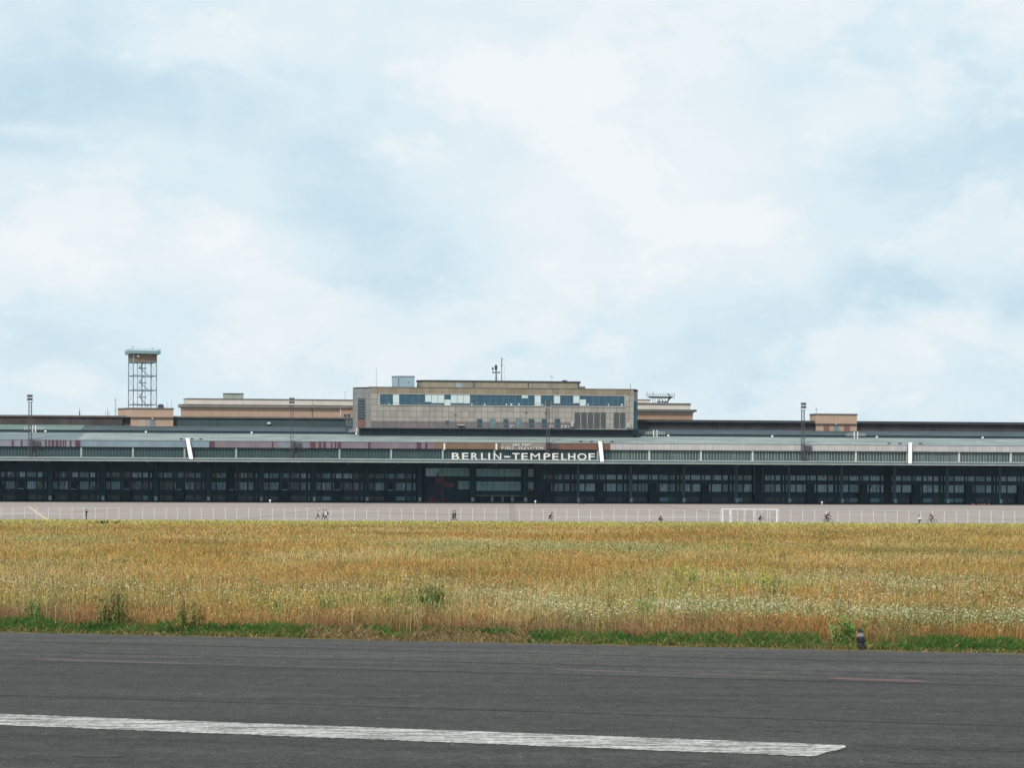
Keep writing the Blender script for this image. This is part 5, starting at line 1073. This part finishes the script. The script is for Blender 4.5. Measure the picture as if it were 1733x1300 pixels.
# seed heads: short scattered husks at the top of the sward
N = 330000; X, Y = scatter(N, 35, 300); d = (X-e0[0])*en[0]+(Y-e0[1])*en[1]; keep = d > 2.0; X, Y, d = X[keep], Y[keep], d[keep]; N = len(X); px = ppx(X, Y)
col, mv, n1, n4 = meadowcol(X, Y, d, px); fl = beltfn(X, Y, d, px); col = mixc(col, tl([.33,.40,.20], N), fl*.6)
v_ = RNG.random((N, 1)); col = np.where(v_ < .3, col*.40, np.where(v_ > .66, np.minimum(col*1.45+.04, .85), col))
nh = fbm(X, Y, .45, 131, 3); ht = (.14+.30*RNG.random(N))*np.clip(.25+1.1*nh+.5*n4, .4, 1.5)*(1-.4*mv)*(1-.35*np.clip((Y-200)/100, 0, 1)); r_ = np.maximum(.005+.006*RNG.random(N), .32*Y/1890*(.7+.4*RNG.random(N))); l_ = r_*(1.4+2.2*RNG.random(N))
a = RNG.random(N)*np.pi; dx = RNG.normal(0, .5, N); dirv = np.stack([dx, RNG.normal(0, .4, N), np.ones(N)], 1); dirv /= np.linalg.norm(dirv, axis=1)[:, None]; sdv = np.stack([np.cos(a), np.sin(a)*.6, -dx*np.cos(a)], 1)
c0 = np.stack([X, Y, zfield(Y)+ht], 1); co = np.stack([c0-dirv*l_[:, None], c0+sdv*r_[:, None], c0+dirv*l_[:, None], c0-sdv*r_[:, None]], 1)
tag(rawmesh('grass_seed_heads', co, 4, np.clip(col, .01, .9), GM), kind='stuff')
# tall thin stalks with drooping panicles near the runway
N = 26000; X, Y = scatter(N, 35.5, 70); d = (X-e0[0])*en[0]+(Y-e0[1])*en[1]; cl_ = fbm(X, Y, .7, 141, 3); keep = (d > 1.6) & (RNG.random(N) < np.clip((cl_-.36)*4, .08, 1)*np.clip(1.1-d/16, .10, 1)); X, Y, d, cl_ = X[keep], Y[keep], d[keep], cl_[keep]; N = len(X)
pal = np.array([[.62,.50,.27],[.50,.36,.15],[.36,.22,.10],[.22,.27,.09],[.14,.19,.06],[.20,.13,.07]]); pi_ = RNG.choice(6, N, p=[.16,.22,.20,.16,.16,.10]); c_ = pal[pi_]*(.75+.5*RNG.random((N, 1)))
H = (.42+.38*RNG.random(N))*np.clip(.45+(d-1.2)/3.5, .5, 1)*(.7+.6*cl_); w_ = np.maximum(.0035, .17*Y/1890)*np.ones(N)
lx = RNG.normal(.02, .10, N)*H; ly = RNG.normal(0, .08, N)*H; base = np.stack([X, Y, zfield(Y)-.02], 1); tip = np.stack([X+lx, Y+ly, zfield(Y)+H], 1); a = RNG.random(N)*np.pi; sv = np.stack([np.cos(a)*w_, np.sin(a)*w_*.6, np.zeros(N)], 1)
mid = base*.45+tip*.55+np.stack([-lx*.12, ly*0, lx*0], 1)
q1 = np.stack([base-sv, base+sv, mid+sv, mid-sv], 1); q2 = np.stack([mid-sv, mid+sv, tip+sv*.6, tip-sv*.6], 1)
pl = (.04+.06*RNG.random(N))[:, None]; dr = np.stack([RNG.normal(.25, .5, N), RNG.normal(0, .4, N), np.ones(N)], 1); dr /= np.linalg.norm(dr, axis=1)[:, None]; hv = sv*(1.3+1.4*RNG.random((N, 1))); q3 = np.stack([tip-dr*pl*.3, tip+dr*pl*.4+hv, tip+dr*pl, tip+dr*pl*.4-hv], 1)
co = np.concatenate([q1, q2, q3], 0); hc = np.where(RNG.random((N, 1)) < .3, c_*.55, np.minimum(c_*1.25, .8)); tag(rawmesh('tall_grass_stalks', co, 4, np.concatenate([c_*.9, c_, hc], 0), GM), kind='stuff')
# yarrow flower heads
N = 620000; X, Y = scatter(N, 36, 290); d = (X-e0[0])*en[0]+(Y-e0[1])*en[1]; px = ppx(X, Y)
den = beltfn(X, Y, d, px)*.30+.010+np.exp(-((d-14)/9)**2)*.05
keep = (RNG.random(N) < den) & (d > 2.8); X, Y, d = X[keep], Y[keep], d[keep]; N = len(X)
Z = zfield(Y)+(.26+.28*RNG.random(N))*np.clip(.5+d/7, .6, 1); r_ = np.maximum(.012+.016*RNG.random(N)**2, .46*Y/1890*(.7+.5*RNG.random(N)))[:, None]
a = RNG.random(N)*np.pi*2; ca, sa = np.cos(a), np.sin(a); c0 = np.stack([X, Y, Z], 1); hx = np.stack([ca, sa, RNG.normal(0, .15, N)], 1)*r_; up = np.stack([RNG.normal(0, .2, N), RNG.normal(0, .3, N), np.ones(N)], 1)*r_*.62; hy = np.stack([-sa, ca, RNG.normal(0, .15, N)], 1)*r_
co = np.concatenate([np.stack([c0-hx, c0-up, c0+hx, c0+up], 1), np.stack([c0-hy, c0-up, c0+hy, c0+up], 1), np.stack([c0-hx, c0-hy, c0+hx, c0+hy], 1)], 0)
col = mixc(tl([.88,.84,.66], N), tl([.50,.54,.30], N), RNG.random(N)**1.4)*(.75+.4*RNG.random((N, 1)))
tag(rawmesh('yarrow_flowers', co, 4, np.clip(np.concatenate([col]*3, 0), 0, .9), attrmat('flower heads', trans=.2)), kind='stuff')
# lush green verge and dry edge
N = 380000; s_ = RNG.random(N)*60-22; d = RNG.random(N)**.85*3.8-.12; X = e0[0]+ed[0]*s_+en[0]*d; Y = e0[1]+ed[1]*s_+en[1]*d
lim = .6+2.5*np.clip(fbm(s_, s_*0, .35, 91, 3)-.2, 0, 1)+1.0*(vnoise(s_*3, d*0, 95)-.5); keep = (d < lim+RNG.normal(0, .25, N)) & (d > -.10+.42*fbm(s_, d*0, 2.2, 97, 4)-.10*(RNG.random(N) < .06)); X, Y, d, s_ = X[keep], Y[keep], d[keep], s_[keep]; N = len(X)
nn = fbm(s_, d, 1.1, 101); col = mixc(np.tile(lush, (N, 1)), np.tile(np.array([.13,.175,.045]), (N, 1)), np.clip((nn-.4)*3, 0, 1)); col = mixc(col, np.tile(np.array([.025,.07,.018]), (N, 1)), np.clip((.42-nn)*5, 0, 1)*.8)
dry = (RNG.random(N) < np.clip(.75-(d-.1)*2.2, .10, .75)) | (fbm(s_, d, .6, 105) > .585)*(s_ > 4); col = np.where(dry[:, None], np.array([.34,.25,.12])*(.4+.7*RNG.random((N, 1))), col); col *= .6+.7*RNG.random((N, 1))
H = (.07+.15*RNG.random(N))*np.clip(.25+d*.9, .3, 1.15)*(.7+.7*nn); co, cc = blades(X, Y, zfield(Y)*0, H, .006+.008*RNG.random(N), np.clip(col, .005, .9), .45, False)
tag(rawmesh('verge_grass', co, 4, cc, attrmat('verge blades', trans=.3)), kind='stuff')

# ------------------------------------------------------------------ single tall plants
def plant(px, py, hh, ww, n, label, cats, stemc, leafc, headc, name='tall_weed', leafy=1.0, head=.35, Yv=None):
    """px, py: photo position of the foot"""
    lo, hi = 30.0, 300.0
    if py > 960: py += 15; hh += 15; n = int(n*2.4)
    for _ in range(50):
        Ym = (lo+hi)/2; q = at(px, py, Ym)
        if q.z < float(zfield(Ym)): hi = Ym
        else: lo = Ym
    # foot on the ground along that ray
    Yp = Ym if Yv is None else Yv; x = at(px, py, Yp).x; z0 = float(zfield(Yp)); t_ = wthing(name, label, cats, (x, Yp, z0)); wpx = Yp/F
    H = hh*wpx; Wp = ww*wpx; st = MB(); lf = MB(); hd = MB()
    for i in range(n):
        bx = random.gauss(0, Wp*.30); by = random.gauss(0, Wp*.15); h_ = H*random.uniform(.62, 1.0); tx = bx*1.6+random.gauss(0, Wp*.12); ty = by*1.5
        st.bar((bx, by, 0), (tx, ty, h_), .008*max(1, Yp/80), 4, .005*max(1, Yp/80))
        for k in range(int(27*leafy)):
            f = random.uniform(.05, .97); c = Vector((bx, by, 0)).lerp(Vector((tx, ty, h_)), f); a_ = random.uniform(0, 2*pi); l = random.uniform(.05, .13)*(1.1-f*.6)*max(1.0, Yp/110); d_ = Vector((math.cos(a_), math.sin(a_), random.uniform(.5, 1.7)))*l*.75; s_ = Vector((-math.sin(a_), math.cos(a_), 0))*l*.20
            lf.cur = 1 if f > 1-head else 0; lf.add([c, c+d_*.5+s_, c+d_, c+d_*.5-s_], [(0,1,2,3)])
    st.build('stems', stemc, t_); lf.build('leaves', [leafc, headc], t_)
    return t_
gS = mat('green stem', (.24,.27,.09), .8, .3, 5); gL = mat('green leaf', (.14,.30,.06), .7, .4, 6); oL = mat('olive leaf', (.27,.25,.09), .8, .4, 6); yH = mat('yellow green bloom', (.55,.50,.07), .8, .3, 6); bH = mat('brown seed head', (.36,.22,.10), .9, .4, 6); dG = mat('dark shrub leaf', (.045,.085,.03), .8, .4, 6)
plant(200, 1050, 76, 22, 9, 'tallest brown green dock plant near the verge on the left', 'plant', gS, oL, bH, 'dock_plant', 1.0, .4)
plant(183, 1050, 52, 34, 9, 'broad lower brown green dock plant just left of the tallest one', 'plant', gS, oL, bH, 'dock_plant', 1.3, .4)
plant(321, 1052, 46, 34, 9, 'olive weedy clump near the verge, second from the left', 'plant', gS, oL, bH, 'dock_plant', 1.0, .3)
plant(730, 1040, 62, 34, 20, 'bright green upright clump standing in straw grass near the middle', 'plant', gS, gL, oL, 'green_clump', 1.6, .3)
plant(748, 1040, 44, 16, 6, 'thin green clump just right of the bright green clump', 'plant', gS, gL, oL, 'green_clump', 1.0, .3)
plant(655, 1035, 46, 14, 5, 'thin pale green clump left of the bright green clump', 'plant', gS, gL, yH, 'green_clump', 1.0, .3)
plant(615, 1032, 34, 40, 7, 'low sparse green clump left of the middle in straw grass', 'plant', gS, gL, oL, 'green_clump', .8, .2)
plant(1092, 1052, 38, 16, 8, 'green clump among the white flowers right of the middle', 'plant', gS, gL, gL, 'green_clump', 1.4, .2)
plant(1152, 1000, 58, 34, 8, 'yellow green goldenrod, leftmost of the loose row right of the middle', 'plant', gS, oL, yH, 'goldenrod', 1.2, .35)
plant(1172, 1000, 48, 20, 5, 'thin darker goldenrod, second of the loose row right of the middle', 'plant', gS, gL, yH, 'goldenrod', 1.2, .3)
plant(1222, 1010, 50, 40, 9, 'broad yellow topped goldenrod plant in the middle of the loose row', 'plant', gS, oL, yH, 'goldenrod', 1.2, .4)
plant(1296, 1005, 52, 36, 9, 'green and yellow goldenrod plant, rightmost of the loose row', 'plant', gS, gL, yH, 'goldenrod', 1.3, .4)
plant(1312, 1020, 40, 26, 8, 'dark olive bushy weed at the foot of the rightmost goldenrod', 'plant', gS, oL, oL, 'bushy_weed', 1.6, .2)
plant(1436, 1080, 42, 30, 10, 'green grassy clump standing just left of the crow', 'plant', gS, gL, gL, 'green_clump', 1.0, .2)
plant(1424, 985, 26, 7, 4, 'single rust brown dock plant in the straw meadow on the right', 'plant', bH, bH, bH, 'dock_plant', 1.6, .6)
plant(173, 890, 9, 26, 14, 'small dark green shrub at the far meadow edge on the left', 'shrub', dG, dG, dG, 'small_shrub', 5, .2)
plant(482, 918, 12, 24, 14, 'small yellow green shrub in the far meadow left of the middle', 'shrub', gS, mat('bright shrub leaf', (.22,.27,.04), .8, .3, 6), yH, 'small_shrub', 5, .4)
plant(880, 938, 10, 26, 10, 'small brown shrub in the meadow right of the middle', 'shrub', bH, bH, oL, 'small_shrub', 4, .3)

for (x, y, h_, w_, n_, lb) in [(560, 1040, 44, 22, 5, 'pair of thin green stalks standing between the olive clump and the middle'), (470, 1045, 40, 26, 5, 'sparse thin green stalks above the verge left of the middle'),
    (585, 1035, 36, 10, 3, 'single slim green stalk group left of the low sparse clump'), (690, 1034, 38, 12, 4, 'slim green stalks between the thin pale clump and the bright green clump'),
    (865, 1005, 34, 30, 6, 'loose brownish green weeds right of the bright green clump'), (1030, 1045, 30, 14, 4, 'slim green stalks among white flowers below the middle'), (1060, 985, 30, 30, 6, 'loose green weed patch in straw grass left of the goldenrods'),
    (1640, 1040, 34, 20, 5, 'slim green stalks among white flowers at the far right'), (60, 1045, 36, 24, 6, 'sparse green stalks among pale flowers at the far left')]:
    plant(x, y, h_, w_, n_, lb, 'plant', gS, gL if n_ > 4 else oL, oL, 'weed_stalks', .8, .2)
HZ = .00003
mb = MB(); mb.box(-1500, 1500, -60, 1300, ZG-1.2, 75); hz = tag(mb.build('haze', []), kind='stuff')
hm = bpy.data.materials.new('haze air'); hm.use_nodes = True; t = NT(hm.node_tree); t.n.clear(); pv = t('ShaderNodeVolumePrincipled', {'Color': (.80,.90,.97,1), 'Density': HZ, 'Anisotropy': .2}); o_ = t('ShaderNodeOutputMaterial'); t.l.new(pv.outputs[0], o_.inputs['Volume'])
hz.data.materials.append(hm)
